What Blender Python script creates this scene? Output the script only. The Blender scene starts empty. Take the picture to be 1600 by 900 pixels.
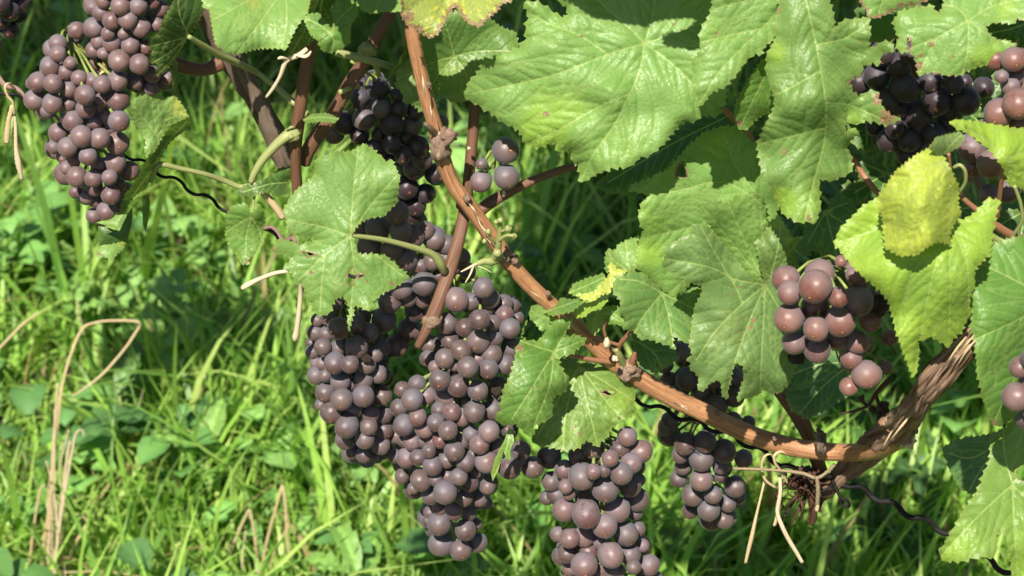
import bpy, bmesh, math, random
import numpy as np
from mathutils import Vector, Matrix, noise as mnoise
from mathutils.geometry import delaunay_2d_cdt

R = math.radians
SC = bpy.context.scene
COL = SC.collection
rng = np.random.default_rng(11)
random.seed(11)

# ------------------------------------------------------------------ camera
PITCH, CAM_Z, FPX, PLANE_Y = R(33), 1.45, 3207.0, 0.99
cam_d = bpy.data.cameras.new("camera")
cam = bpy.data.objects.new("camera", cam_d); COL.objects.link(cam)
cam.location = (0, 0, CAM_Z); cam.rotation_euler = (R(90) - PITCH, 0, 0)
cam_d.sensor_width = 22.2; cam_d.lens = FPX * 22.2 / 1600
cam_d.clip_start = 0.05; cam_d.clip_end = 500
cam_d.dof.use_dof = True; cam_d.dof.focus_distance = 1.16; cam_d.dof.aperture_fstop = 9.0
cam_d.dof.aperture_blades = 6
SC.camera = cam
# ------------------------------------------------------------------ light
SUN_AZ, SUN_EL = R(16), R(53)          # azimuth measured left of straight behind the camera
world = bpy.data.worlds.new("World"); SC.world = world; world.use_nodes = True
nt = world.node_tree; nt.nodes.clear()
sky = nt.nodes.new('ShaderNodeTexSky'); sky.sky_type = 'NISHITA'; sky.sun_disc = False
sky.sun_elevation = SUN_EL; sky.sun_rotation = math.pi + SUN_AZ
bg = nt.nodes.new('ShaderNodeBackground'); bg.inputs[1].default_value = 0.05
wo = nt.nodes.new('ShaderNodeOutputWorld')
nt.links.new(sky.outputs[0], bg.inputs[0]); nt.links.new(bg.outputs[0], wo.inputs[0])
sd = bpy.data.lights.new("sun", 'SUN'); sd.energy = 5.0; sd.angle = R(0.53); sd.color = (1.0, 0.94, 0.84)
sun = bpy.data.objects.new("sun", sd); COL.objects.link(sun)
sdir = Vector((-math.sin(SUN_AZ) * math.cos(SUN_EL), -math.cos(SUN_AZ) * math.cos(SUN_EL), math.sin(SUN_EL)))
sun.rotation_euler = sdir.to_track_quat('Z', 'Y').to_euler(); sun.location = (-1, -3, 5)
SC.view_settings.view_transform = 'Standard'; SC.view_settings.look = 'None'
SC.view_settings.exposure = 0.68; SC.view_settings.gamma = 1
SC.cycles.max_bounces = 6; SC.cycles.transparent_max_bounces = 8
SC.cycles.sample_clamp_indirect = 4

# ------------------------------------------------------------------ pixel rays
FWD = np.array([0, math.cos(PITCH), -math.sin(PITCH)]); UP = np.array([0, math.sin(PITCH), math.cos(PITCH)])
CAMP = np.array([0, 0, CAM_Z])
def rays(x, y):
    x = np.asarray(x, float); y = np.asarray(y, float)
    u = (x - 800) / FPX; v = (450 - y) / FPX
    return FWD[None] + u[:, None] * np.array([[1, 0, 0]]) + v[:, None] * UP[None]
def at_many(x, y, o):
    """points on vertical planes o millimetres behind the vine row"""
    r = rays(x, y); d = (PLANE_Y + np.asarray(o, float) * 1e-3) / r[:, 1]
    return CAMP[None] + r * d[:, None]
def at(x, y, o=0.0): return Vector(at_many([x], [y], [o])[0])
def ground_at(x, y, z=0.0):
    r = rays([x], [y])[0]; d = (z - CAM_Z) / r[2]
    return Vector(CAMP + r * d)
def mpp(x, y, o=0.0):
    r = rays([x], [y])[0]; return (PLANE_Y + o * 1e-3) / r[1] / FPX

# ------------------------------------------------------------------ objects
def thing(name, label, cat, loc=(0, 0, 0), group=None):
    o = bpy.data.objects.new(name, None); COL.objects.link(o); o.location = loc
    o.empty_display_size = 0.05
    o['label'] = label; o['category'] = cat
    if group: o['group'] = group
    return o
def tag(o, label, cat, group=None):
    o['label'] = label; o['category'] = cat
    if group: o['group'] = group
    return o
def mesh_obj(name, V, F, mats, parent=None, smooth=True, label=None, kind=None):
    """V world coordinates"""
    V = np.asarray(V, float)
    if parent is not None: V = V - np.array(world_loc(parent))
    me = bpy.data.meshes.new(name)
    me.from_pydata([tuple(v) for v in V], [], F)
    if not isinstance(mats, (list, tuple)): mats = [mats]
    for m in mats: me.materials.append(m)
    if smooth: me.polygons.foreach_set('use_smooth', [True] * len(me.polygons))
    me.update()
    o = bpy.data.objects.new(name, me); COL.objects.link(o)
    if parent is not None: o.parent = parent
    if label: o['label'] = label
    if kind: o['kind'] = kind
    return o
def world_loc(o):
    v = Vector(o.location); p = o.parent
    while p is not None: v += Vector(p.location); p = p.parent
    return v

# ------------------------------------------------------------------ materials
class NT:
    def __init__(s, name):
        s.m = bpy.data.materials.new(name); s.m.use_nodes = True
        s.t = s.m.node_tree; s.t.nodes.clear()
        s.out = s.n('ShaderNodeOutputMaterial')
    def n(s, k, **kw):
        nd = s.t.nodes.new(k)
        for a, b in kw.items(): setattr(nd, a, b)
        return nd
    def l(s, a, b): s.t.links.new(a, b)
    def attr(s, name): return s.n('ShaderNodeAttribute', attribute_name=name)
    def setin(s, nd, i, v):
        if hasattr(v, 'is_linked') or isinstance(v, bpy.types.NodeSocket): s.l(v, nd.inputs[i])
        else: nd.inputs[i].default_value = v
    def math(s, op, a, b=0.0, c=None, clamp=False):
        nd = s.n('ShaderNodeMath', operation=op, use_clamp=clamp)
        s.setin(nd, 0, a); s.setin(nd, 1, b)
        if c is not None: s.setin(nd, 2, c)
        return nd.outputs[0]
    def mix(s, f, a, b, mode='MIX'):
        nd = s.n('ShaderNodeMix', data_type='RGBA', blend_type=mode)
        s.setin(nd, 0, f)
        for i, v in ((6, a), (7, b)):
            if isinstance(v, tuple): nd.inputs[i].default_value = (*v, 1) if len(v) == 3 else v
            else: s.l(v, nd.inputs[i])
        return nd.outputs[2]
    def ramp(s, f, stops):
        nd = s.n('ShaderNodeMapRange'); s.setin(nd, 0, f)
        nd.inputs[1].default_value, nd.inputs[2].default_value, nd.inputs[3].default_value, nd.inputs[4].default_value = stops
        return nd.outputs[0]
    def noise(s, vec, scale, detail=3, rough=0.5, dist=0.0):
        nd = s.n('ShaderNodeTexNoise'); s.l(vec, nd.inputs['Vector'])
        nd.inputs['Scale'].default_value = scale; nd.inputs['Detail'].default_value = detail
        nd.inputs['Roughness'].default_value = rough; nd.inputs['Distortion'].default_value = dist
        return nd.outputs[0]
    def bump(s, h, strength, dist, normal=None):
        nd = s.n('ShaderNodeBump'); s.l(h, nd.inputs['Height']); nd.inputs['Strength'].default_value = strength
        nd.inputs['Distance'].default_value = dist
        if normal is not None: s.l(normal, nd.inputs['Normal'])
        return nd.outputs[0]
    def bsdf(s, color, rough, normal=None, spec=0.5):
        b = s.n('ShaderNodeBsdfPrincipled')
        s.setin(b, 'Base Color', (*color, 1) if isinstance(color, tuple) else color)
        s.setin(b, 'Roughness', rough); b.inputs['Specular IOR Level'].default_value = spec
        if normal is not None: s.l(normal, b.inputs['Normal'])
        return b

def leaf_material():
    k = NT("vine_leaf")
    uv = k.n('ShaderNodeUVMap', uv_map='leaf').outputs[0]          # 1 unit = 100 px of leaf
    base = k.attr('base').outputs[0]
    fx = k.attr('fx'); sep = k.n('ShaderNodeSeparateColor'); k.l(fx.outputs[0], sep.inputs[0])
    brown, edge, net = sep.outputs[0], sep.outputs[1], sep.outputs[2]
    v1 = k.attr('vein_main').outputs['Fac']; v2 = k.attr('vein_side').outputs['Fac']
    n1 = k.noise(uv, 5.5, 4, .6); n2 = k.noise(uv, 45, 3, .6); n3 = k.noise(uv, 13, 5, .65)
    vor = k.n('ShaderNodeTexVoronoi', feature='DISTANCE_TO_EDGE'); vor.inputs['Scale'].default_value = 11
    wv = k.n('ShaderNodeVectorMath', operation='ADD'); k.l(uv, wv.inputs[0])
    nn = k.n('ShaderNodeTexNoise'); nn.inputs['Scale'].default_value = 9; k.l(uv, nn.inputs['Vector'])
    sc = k.n('ShaderNodeVectorMath', operation='SCALE'); k.l(nn.outputs[1], sc.inputs[0]); sc.inputs['Scale'].default_value = .09
    k.l(sc.outputs[0], wv.inputs[1]); k.l(wv.outputs[0], vor.inputs['Vector'])
    cell = vor.outputs[0]
    c = k.mix(k.ramp(n1, (.35, .68, .0, .40)), base, k.mix(1.0, base, (.72, .80, .75), 'MULTIPLY'))
    c = k.mix(k.ramp(n2, (.35, .7, .0, .30)), c, k.mix(1.0, base, (1.35, 1.2, 1.1), 'MULTIPLY'))
    # fine vein network
    cellmask = k.ramp(cell, (.0, .035, 1., 0.))
    c = k.mix(k.math('MULTIPLY', cellmask, .22), c, k.mix(1.0, base, (1.35, 1.25, 1.3), 'MULTIPLY'))
    # yellow leaves keep green along the veins
    near = k.ramp(v1, (1., 5., 1., 0.))
    near2 = k.ramp(v2, (.5, 3.5, .6, 0.))
    nn2 = k.math('MAXIMUM', near, near2)
    c = k.mix(k.math('MULTIPLY', nn2, net), c, (.075, .17, .030))
    c = k.mix(k.ramp(v2, (.2, 1.3, .34, 0.)), c, (.30, .40, .12))
    c = k.mix(k.ramp(v1, (.5, 1.7, .72, 0.)), c, (.36, .45, .14))
    # brown blotches and burnt edge
    bm = k.math('ADD', brown, k.math('MULTIPLY', k.math('SUBTRACT', n3, .56), 1.7))
    bcol = k.mix(k.ramp(n2, (.35, .65, 0., 1.)), (.15, .085, .045), (.40, .27, .15))
    c = k.mix(k.ramp(bm, (.48, .60, 0., 1.)), c, bcol)
    # small pale and dark specks
    sp = k.n('ShaderNodeTexVoronoi', feature='F1'); sp.inputs['Scale'].default_value = 5.0; k.l(uv, sp.inputs['Vector'])
    spm = k.ramp(sp.outputs['Distance'], (.018, .045, .75, 0.))
    spc = k.n('ShaderNodeSeparateColor'); k.l(sp.outputs['Color'], spc.inputs[0])
    c = k.mix(k.math('MULTIPLY', spm, k.math('GREATER_THAN', spc.outputs[0], .62)), c, k.mix(k.math('GREATER_THAN', spc.outputs[1], .5), (.16, .09, .04), (.50, .46, .36)))
    h = k.math('ADD', k.math('MULTIPLY', k.ramp(cell, (0., .35, 0., 1.)), 1.0), k.math('MULTIPLY', n2, .5))
    h = k.math('ADD', h, k.math('MULTIPLY', k.ramp(v2, (0., 5., -1.6, 0.)), 1.0))
    nor = k.bump(h, .32, .0005)
    rg = k.ramp(n3, (.3, .7, .36, .52))
    b = k.bsdf(c, rg, nor, .45)
    tr = k.n('ShaderNodeBsdfTranslucent'); k.l(k.mix(1.0, c, (1.25, 1.35, .45), 'MULTIPLY'), tr.inputs[0]); k.l(nor, tr.inputs['Normal'])
    mx = k.n('ShaderNodeMixShader'); mx.inputs[0].default_value = .24
    k.l(b.outputs[0], mx.inputs[1]); k.l(tr.outputs[0], mx.inputs[2]); k.l(mx.outputs[0], k.out.inputs[0])
    return k.m

def grape_material(name, a, b_, bloom, dark=1.0):
    k = NT(name)
    tc = k.n('ShaderNodeTexCoord').outputs['Object']
    oi = k.n('ShaderNodeObjectInfo').outputs['Random']
    off = k.n('ShaderNodeVectorMath', operation='ADD'); k.l(tc, off.inputs[0])
    cx = k.n('ShaderNodeCombineXYZ'); k.l(k.math('MULTIPLY', oi, 37.), cx.inputs[0]); k.l(k.math('MULTIPLY', oi, 91.), cx.inputs[1]); k.l(cx.outputs[0], off.inputs[1])
    p = off.outputs[0]
    n1 = k.noise(p, 1.1, 3, .55); n2 = k.noise(p, 3.6, 5, .72); n3 = k.noise(p, 26., 2, .6)
    r2 = k.math('FRACT', k.math('MULTIPLY', oi, 17.3))
    c = k.mix(k.ramp(k.math('ADD', k.math('MULTIPLY', n1, .7), k.math('MULTIPLY', oi, .35)), (.32, .78, 0., 1.)), a, b_)
    # waxy bloom rubbed off in places
    bl = k.math('ADD', k.math('MULTIPLY', n1, .30), k.math('MULTIPLY', n2, .70))
    bl = k.math('ADD', bl, k.math('MULTIPLY', k.math('SUBTRACT', k.math('POWER', r2, .55), .62), .30))
    blm = k.ramp(bl, (.34, .51, .15, .95))
    # more bloom towards the shaded stem side, ruddy near the tip
    sx = k.n('ShaderNodeSeparateXYZ'); k.l(tc, sx.inputs[0])
    tip = k.ramp(sx.outputs[2], (-.95, .10, .05, 1.))
    blm = k.math('MULTIPLY', blm, tip)
    c = k.mix(blm, c, k.mix(k.ramp(n2, (.35, .65, 0., .8)), bloom, tuple(v * w for v, w in zip(bloom, (1.12, .86, .80)))))
    # speckles
    c = k.mix(k.ramp(n3, (.58, .70, 0., .55)), c, (.085, .045, .03))
    # stylar scar
    d = k.n('ShaderNodeVectorMath', operation='DISTANCE'); k.l(tc, d.inputs[0]); d.inputs[1].default_value = (0, 0, -1.0)
    dist = d.outputs['Value']
    c = k.mix(k.ramp(dist, (.10, .26, .75, 0.)), c, (.15, .055, .03))
    c = k.mix(k.ramp(dist, (.055, .08, 1., 0.)), c, (.42, .25, .13))
    h = k.math('ADD', k.math('MULTIPLY', n3, .35), k.ramp(dist, (.05, .13, 1.4, 0.)))
    h = k.math('ADD', h, k.math('MULTIPLY', n2, .8))
    nor = k.bump(h, .22, .0008)
    rg = k.ramp(blm, (0., .8, .30, .54))
    b = k.bsdf(c, rg, nor, .42)
    b.inputs['Subsurface Weight'].default_value = .0
    b.inputs['Sheen Weight'].default_value = .16; b.inputs['Sheen Roughness'].default_value = .35
    b.inputs['Sheen Tint'].default_value = (.70, .80, 1., 1)
    k.l(b.outputs[0], k.out.inputs[0])
    return k.m

def bark_material(name, c1, c2, c3, streak=(60, 4), bump=.6, bdist=.0008, rough=.55, spec=.35):
    k = NT(name)
    uv = k.n('ShaderNodeUVMap', uv_map='bark').outputs[0]
    mp = k.n('ShaderNodeMapping'); k.l(uv, mp.inputs[0]); mp.inputs['Scale'].default_value = (streak[0], streak[1], 1)
    v = mp.outputs[0]
    n1 = k.noise(v, 1.0, 5, .65, .3); n2 = k.noise(uv, 18, 3, .6); n3 = k.noise(uv, 160, 2, .6)
    c = k.mix(k.ramp(n1, (.35, .66, 0., 1.)), c1, c2)
    c = k.mix(k.ramp(n2, (.50, .72, 0., .75)), c, c3)
    c = k.mix(k.ramp(n3, (.60, .70, 0., .35)), c, (.10, .05, .03))
    at_ = k.attr('shade')
    c = k.mix(at_.outputs['Fac'], c, (.33, .36, .13))
    h = k.math('ADD', n1, k.math('MULTIPLY', n3, .4))
    b = k.bsdf(c, rough, k.bump(h, bump, bdist), spec)
    k.l(b.outputs[0], k.out.inputs[0]); return k.m

def simple_material(name, color, rough=.6, var=.25, scale=60., bump=.3, bd=.0006, spec=.4, transl=0.):
    k = NT(name)
    tc = k.n('ShaderNodeTexCoord').outputs['Object']
    n1 = k.noise(tc, scale, 4, .6); n2 = k.noise(tc, scale * 5, 2, .6)
    lo = tuple(c * (1 - var * 1.2) for c in color); hi = tuple(min(1, c * (1 + var)) for c in color)
    c = k.mix(k.ramp(n1, (.32, .68, 0., 1.)), lo, hi)
    b = k.bsdf(c, rough, k.bump(k.math('ADD', n1, n2), bump, bd), spec)
    if transl:
        tr = k.n('ShaderNodeBsdfTranslucent'); k.l(c, tr.inputs[0])
        mx = k.n('ShaderNodeMixShader'); mx.inputs[0].default_value = transl
        k.l(b.outputs[0], mx.inputs[1]); k.l(tr.outputs[0], mx.inputs[2]); k.l(mx.outputs[0], k.out.inputs[0])
    else: k.l(b.outputs[0], k.out.inputs[0])
    return k.m

def blade_material(name, transl=.35, rough=.45):
    k = NT(name)
    c = k.attr('tint').outputs[0]
    tc = k.n('ShaderNodeTexCoord').outputs['Object']
    n = k.noise(tc, 90, 3, .6)
    c = k.mix(k.ramp(n, (.3, .7, 0., .45)), c, k.mix(1.0, c, (.62, .70, .6), 'MULTIPLY'))
    b = k.bsdf(c, rough, None, .45)
    tr = k.n('ShaderNodeBsdfTranslucent'); k.l(k.mix(1.0, c, (1.2, 1.3, .5), 'MULTIPLY'), tr.inputs[0])
    mx = k.n('ShaderNodeMixShader'); mx.inputs[0].default_value = transl
    k.l(b.outputs[0], mx.inputs[1]); k.l(tr.outputs[0], mx.inputs[2]); k.l(mx.outputs[0], k.out.inputs[0])
    return k.m

def ground_material():
    k = NT("soil_ground")
    tc = k.n('ShaderNodeTexCoord').outputs['Object']
    n1 = k.noise(tc, 3, 5, .6); n2 = k.noise(tc, 35, 5, .65); n3 = k.noise(tc, 12, 4, .6)
    soil = k.mix(k.ramp(n2, (.3, .7, 0., 1.)), (.055, .035, .022), (.17, .11, .07))
    green = k.mix(k.ramp(n2, (.3, .7, 0., 1.)), (.018, .045, .010), (.045, .10, .02))
    c = k.mix(k.ramp(k.math('ADD', k.math('MULTIPLY', n1, .5), k.math('MULTIPLY', n3, .5)), (.40, .56, 1., 0.)), green, soil)
    b = k.bsdf(c, .9, k.bump(n2, .8, .02), .2); k.l(b.outputs[0], k.out.inputs[0]); return k.m

M = {}
M['leaf'] = leaf_material()
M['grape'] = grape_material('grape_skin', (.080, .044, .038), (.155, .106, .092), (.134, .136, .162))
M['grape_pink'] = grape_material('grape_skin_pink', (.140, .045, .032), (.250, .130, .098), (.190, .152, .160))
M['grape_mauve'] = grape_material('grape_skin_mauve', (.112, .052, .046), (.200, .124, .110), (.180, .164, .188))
M['grape_dark'] = grape_material('grape_skin_dark', (.026, .013, .015), (.045, .027, .030), (.060, .058, .076))  # near-black copy of the skin: shade over the shadowed bunches put into its colour
M['dried'] = simple_material('dried_berry', (.075, .05, .035), .7, .6, 160, .8, .002)
M['cane'] = bark_material('cane_bark', (.27, .115, .048), (.56, .300, .150), (.20, .085, .040), (9, 2.2), .6, .0007, .42, .5)
M['cane_dark'] = bark_material('cane_bark_dark', (.10, .045, .026), (.24, .115, .065), (.17, .12, .085), (9, 2.2), .5, .0007, .5, .4)
M['oldwood'] = bark_material('old_vine_bark', (.13, .070, .042), (.56, .39, .27), (.44, .21, .10), (8, 1.3), 1.0, .0022, .8, .2)
M['greywood'] = bark_material('weathered_bark', (.13, .095, .070), (.36, .27, .20), (.24, .16, .11), (11, 1.6), .9, .002, .8, .2)
M['greenstem'] = bark_material('green_stem', (.22, .26, .085), (.34, .38, .14), (.34, .24, .12), (10, 8), .3, .0004, .45, .4)
M['redstem'] = bark_material('reddish_stem', (.30, .11, .07), (.36, .18, .10), (.22, .22, .07), (10, 8), .3, .0004, .45, .4)
M['rachis'] = simple_material('rachis_green', (.23, .28, .07), .5, .3, 80)
M['straw'] = bark_material('straw', (.48, .34, .17), (.70, .56, .34), (.58, .44, .25), (20, 6), .4, .0005, .6, .3)
M['straw_pale'] = bark_material('pale_straw', (.52, .40, .25), (.74, .62, .43), (.6, .46, .3), (20, 6), .4, .0005, .6, .3)
M['cord'] = bark_material('twine', (.26, .19, .11), (.46, .37, .22), (.3, .2, .12), (30, 90), .7, .0008, .7, .3)
M['wire'] = simple_material('wire_metal', (.012, .010, .010), .7, .3, 200, .4, .0004, .3)
M['knot'] = bark_material('node_bark', (.20, .11, .07), (.46, .34, .25), (.30, .17, .10), (16, 16), .9, .0015, .7, .25)
M['blade'] = blade_material('grass_blade')
M['weed'] = blade_material('weed_leaf', .2, .5)
M['soil'] = ground_material()

# ------------------------------------------------------------------ tubes
def smooth_path(P, step):
    P = [np.array(p, float) for p in P]
    if len(P) < 3:
        Q = P
    out = []
    n = len(P)
    for i in range(n - 1):
        p0 = P[max(i - 1, 0)]; p1 = P[i]; p2 = P[i + 1]; p3 = P[min(i + 2, n - 1)]
        if i == 0: p0 = 2 * p1 - p2
        if i == n - 2: p3 = 2 * p2 - p1
        L = np.linalg.norm((p2 - p1)[:3]); k = max(1, int(math.ceil(L / step)))
        for j in range(k):
            t = j / k
            out.append(.5 * (2 * p1 + (p2 - p0) * t + (2 * p0 - 5 * p1 + 4 * p2 - p3) * t * t + (3 * p1 - p0 - 3 * p2 + p3) * t ** 3))
    out.append(P[-1]); return np.array(out)
def tube_geom(P4, sides=10, rough=0., ridges=0., seed=0, twist=0., flat=1.0, cap=True, uvs=None, close=True):
    """P4 rows x,y,z,r (metres)"""
    P4 = np.asarray(P4); n = len(P4); C = P4[:, :3]; r = P4[:, 3]
    T = np.gradient(C, axis=0); T /= np.linalg.norm(T, axis=1)[:, None] + 1e-12
    N = np.zeros_like(T); a = np.array([0, 1., 0.]) if abs(T[0][1]) < .9 else np.array([1., 0, 0])
    v = np.cross(T[0], a); N[0] = v / np.linalg.norm(v)
    for i in range(1, n):
        v = N[i - 1] - T[i] * np.dot(N[i - 1], T[i]); N[i] = v / (np.linalg.norm(v) + 1e-12)
    B = np.cross(T, N); s = np.concatenate([[0], np.cumsum(np.linalg.norm(np.diff(C, axis=0), axis=1))])
    V = []; uv = []
    for i in range(n):
        for j in range(sides):
            an = 2 * math.pi * j / sides + twist * s[i]
            ca, sa = math.cos(an), math.sin(an); rr = r[i]
            if rough: rr *= 1 + rough * mnoise.noise(Vector((ca * 1.2 + seed, sa * 1.2, s[i] * 60)))
            if ridges: rr *= 1 + ridges * (mnoise.noise(Vector((ca * 4.5 + seed * 3.1, sa * 4.5, s[i] * 16))) + .5 * mnoise.noise(Vector((ca * 11 + seed, sa * 11, s[i] * 35))))
            V.append(C[i] + (N[i] * ca + B[i] * sa * flat) * rr)
            uv.append((abs((j / sides) * 2 - 1), s[i] * 10))
    F = []
    for i in range(n - 1):
        for j in range(sides):
            k = (j + 1) % sides
            F.append((i * sides + j, i * sides + k, (i + 1) * sides + k, (i + 1) * sides + j))
    if cap:
        F.append(tuple(range(sides - 1, -1, -1))); F.append(tuple((n - 1) * sides + j for j in range(sides)))
    return np.array(V), F, uv
def px_path(pts, step_px=4):
    """pts: (x, y, offset_mm, width_px) -> rows x,y,z,r"""
    Q = smooth_path([(p[0], p[1], p[2], p[3]) for p in pts], step_px)
    W = at_many(Q[:, 0], Q[:, 1], Q[:, 2])
    m = np.array([mpp(a[0], a[1], a[2]) for a in Q])
    return np.column_stack([W, Q[:, 3] * .5 * m])
def finish_tube(name, V, F, uv, mat, parent, label=None, shade=None):
    o = mesh_obj(name, V, F, mat, parent, True, label)
    me = o.data; L = me.uv_layers.new(name='bark')
    idx = np.zeros(len(me.loops), int); me.loops.foreach_get('vertex_index', idx)
    uva = np.array(uv)[idx]; L.data.foreach_set('uv', uva.ravel())
    if shade is not None:
        A = me.attributes.new('shade', 'FLOAT', 'POINT'); A.data.foreach_set('value', np.asarray(shade, float))
    return o
def tube(name, pts, mat, parent=None, sides=10, step=4, rough=.06, ridges=0., twist=0., flat=1., label=None, seed=None):
    P = px_path(pts, step)
    V, F, uv = tube_geom(P, sides, rough, ridges, seed if seed is not None else random.random() * 50, twist, flat)
    return finish_tube(name, V, F, uv, mat, parent, label)
def multi_tube(name, lists, mat, parent=None, sides=6, step=4, rough=.06, twist=0., label=None):
    VV, FF, UU = [], [], []; b = 0
    for pts in lists:
        P = px_path(pts, step); V, F, uv = tube_geom(P, sides, rough, 0, random.random() * 50, twist)
        VV.append(V); FF += [tuple(i + b for i in f) for f in F]; UU += uv; b += len(V)
    return finish_tube(name, np.vstack(VV), FF, UU, mat, parent, label)
def lump(name, x, y, o, rx, ry, mat, parent, seed=0, amp=.35, label=None, sub=3, freq=1.6):
    bm = bmesh.new(); bmesh.ops.create_icosphere(bm, subdivisions=sub, radius=1)
    c = at(x, y, o); m = mpp(x, y, o)
    V = []; uv = []
    for v in bm.verts:
        p = v.co; k = 1 + amp * mnoise.noise(p * freq + Vector((seed, 0, 0))) + amp * .6 * mnoise.noise(p * freq * 3.1 + Vector((0, seed, 0)))
        q = Vector((p.x * rx * m * k, p.y * (rx + ry) * .5 * m * k, p.z * ry * m * k)); V.append(np.array(c + q)); uv.append((abs(p.x) * .5 + .2 * p.y, p.z * .1 + seed))
    F = [tuple(v.index for v in f.verts) for f in bm.faces]; bm.free()
    return finish_tube(name, np.array(V), F, uv, mat, parent, label)

# ------------------------------------------------------------------ leaves
def pip(px, py, poly):
    poly = np.asarray(poly); x1, y1 = poly[:, 0], poly[:, 1]; x2, y2 = np.roll(x1, -1), np.roll(y1, -1)
    inside = np.zeros(len(px), bool)
    for a, b, c, d in zip(x1, y1, x2, y2):
        if b == d: continue
        cond = ((b > py) != (d > py)) & (px < (c - a) * (py - b) / (d - b) + a)
        inside ^= cond
    return inside
def pip1(x, y, poly):
    x1, y1 = poly[:, 0], poly[:, 1]; x2, y2 = np.roll(x1, -1), np.roll(y1, -1)
    c = (y1 > y) != (y2 > y); xi = (x2 - x1)[c] * (y - y1[c]) / (y2 - y1)[c] + x1[c]
    return bool(np.count_nonzero(x < xi) & 1)
def segdist(px, py, segs):
    if len(segs) == 0: return np.full(len(px), 99.)
    S = np.asarray(segs, float); out = np.full(len(px), 1e9)
    P = np.column_stack([px, py])
    for a in range(0, len(S), 64):
        s = S[a:a + 64]; A = s[:, :2]; D = s[:, 2:] - A; L = (D ** 2).sum(1) + 1e-9
        w = P[:, None] - A[None]; t = np.clip((w * D[None]).sum(2) / L[None], 0, 1)
        d = np.linalg.norm(w - t[..., None] * D[None], axis=2).min(1); out = np.minimum(out, d)
    return out
def serrate(poly, size, amp, r):
    out = []; n = len(poly)
    A = sum(poly[i][0] * poly[(i + 1) % n][1] - poly[(i + 1) % n][0] * poly[i][1] for i in range(n))
    sgn = 1 if A > 0 else -1
    for i in range(n):
        p = np.array(poly[i], float); q = np.array(poly[(i + 1) % n], float); d = q - p; L = np.linalg.norm(d)
        out.append(tuple(p))
        if L < 1e-6: continue
        nrm = np.array([d[1], -d[0]]) / L * sgn           # outwards
        if size <= 0:
            k = int(L / 6)
            for j in range(1, k): out.append(tuple(p + d * j / k + nrm * r.uniform(-.5, .5)))
            continue
        k = max(1, int(round(L / size)))
        for j in range(k):
            t0 = j / k
            a = amp * r.uniform(.5, 1.25)
            # tooth: slow rise, sharp fall back
            out.append(tuple(p + d * (t0 + .30 / k) + nrm * a * .25))
            out.append(tuple(p + d * (t0 + .60 / k) + nrm * a * .85))
            out.append(tuple(p + d * (t0 + .74 / k) + nrm * a * 1.25))
            if j < k - 1: out.append(tuple(p + d * (t0 + .93 / k) - nrm * a * .45))
    return out
def resample(poly, step):
    out = [tuple(poly[0])]
    for i in range(len(poly) - 1):
        p = np.array(poly[i], float); q = np.array(poly[i + 1], float); L = np.linalg.norm(q - p); k = max(1, int(round(L / step)))
        for j in range(1, k + 1): out.append(tuple(p + (q - p) * j / k))
    return out
def side_veins(prim, poly, spacing, r):
    res = []
    for pi, pv in enumerate(prim):
        pts = smooth_path([(a[0], a[1], 0) for a in pv], 3)[:, :2]
        s = np.concatenate([[0], np.cumsum(np.linalg.norm(np.diff(pts, axis=0), axis=1))]); L = s[-1]
        others = []
        for pj, ov in enumerate(prim):
            if pj == pi: continue
            op = smooth_path([(a[0], a[1], 0) for a in ov], 6)[:, :2]
            others += [(*op[i], *op[i + 1]) for i in range(len(op) - 1)]
        side = 1; d = spacing * r.uniform(.6, 1.0)
        while d < L * .93:
            i = int(np.searchsorted(s, d)); i = min(max(i, 1), len(pts) - 1)
            t = pts[i] - pts[i - 1]; t /= np.linalg.norm(t) + 1e-9
            for sd in ((1, -1) if True else (side,)):
                an = sd * (.80 + r.uniform(-.1, .1)); dr = np.array([t[0] * math.cos(an) - t[1] * math.sin(an), t[0] * math.sin(an) + t[1] * math.cos(an)])
                q = pts[i].copy(); path = [tuple(q)]; mx = (L - d) * .62 + 12; ln = 0
                while ln < mx:
                    q = q + dr * 5; ln += 5
                    a2 = -sd * .035 + r.uniform(-.03, .03); dr = np.array([dr[0] * math.cos(a2) - dr[1] * math.sin(a2), dr[0] * math.sin(a2) + dr[1] * math.cos(a2)])
                    if not pip1(q[0], q[1], poly): break
                    if others and segdist(np.array([q[0]]), np.array([q[1]]), others)[0] < 5: break
                    path.append(tuple(q))
                if len(path) > 2: res.append(path)
            d += spacing * r.uniform(.8, 1.2)
    return res
def rbf(ctrl):
    C = np.array(ctrl, float); P = C[:, :2] / 100; z = C[:, 2]; n = len(P)
    if n == 1: return lambda x, y: np.full(len(x), z[0])
    if n < 4:
        A = np.column_stack([np.ones(n), P]); w = np.linalg.lstsq(A, z, rcond=None)[0]
        if n == 2: # interpolate along the line
            d = P[1] - P[0]; L = d @ d
            return lambda x, y: z[0] + (z[1] - z[0]) * (((x / 100 - P[0, 0]) * d[0] + (y / 100 - P[0, 1]) * d[1]) / L)
        return lambda x, y: w[0] + w[1] * x / 100 + w[2] * y / 100
    def phi(r): return r ** 1.6
    K = phi(np.linalg.norm(P[:, None] - P[None], axis=2)) + np.eye(n) * 1e-6
    A = np.block([[K, np.column_stack([np.ones(n), P])], [np.vstack([np.ones(n), P.T]), np.zeros((3, 3))]])
    w = np.linalg.solve(A, np.concatenate([z, [0, 0, 0]]))
    def f(x, y):
        Q = np.column_stack([x, y]) / 100; r = np.linalg.norm(Q[:, None] - P[None], axis=2)
        return phi(r) @ w[:n] + w[n] + w[n + 1] * Q[:, 0] + w[n + 2] * Q[:, 1]
    return f
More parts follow.
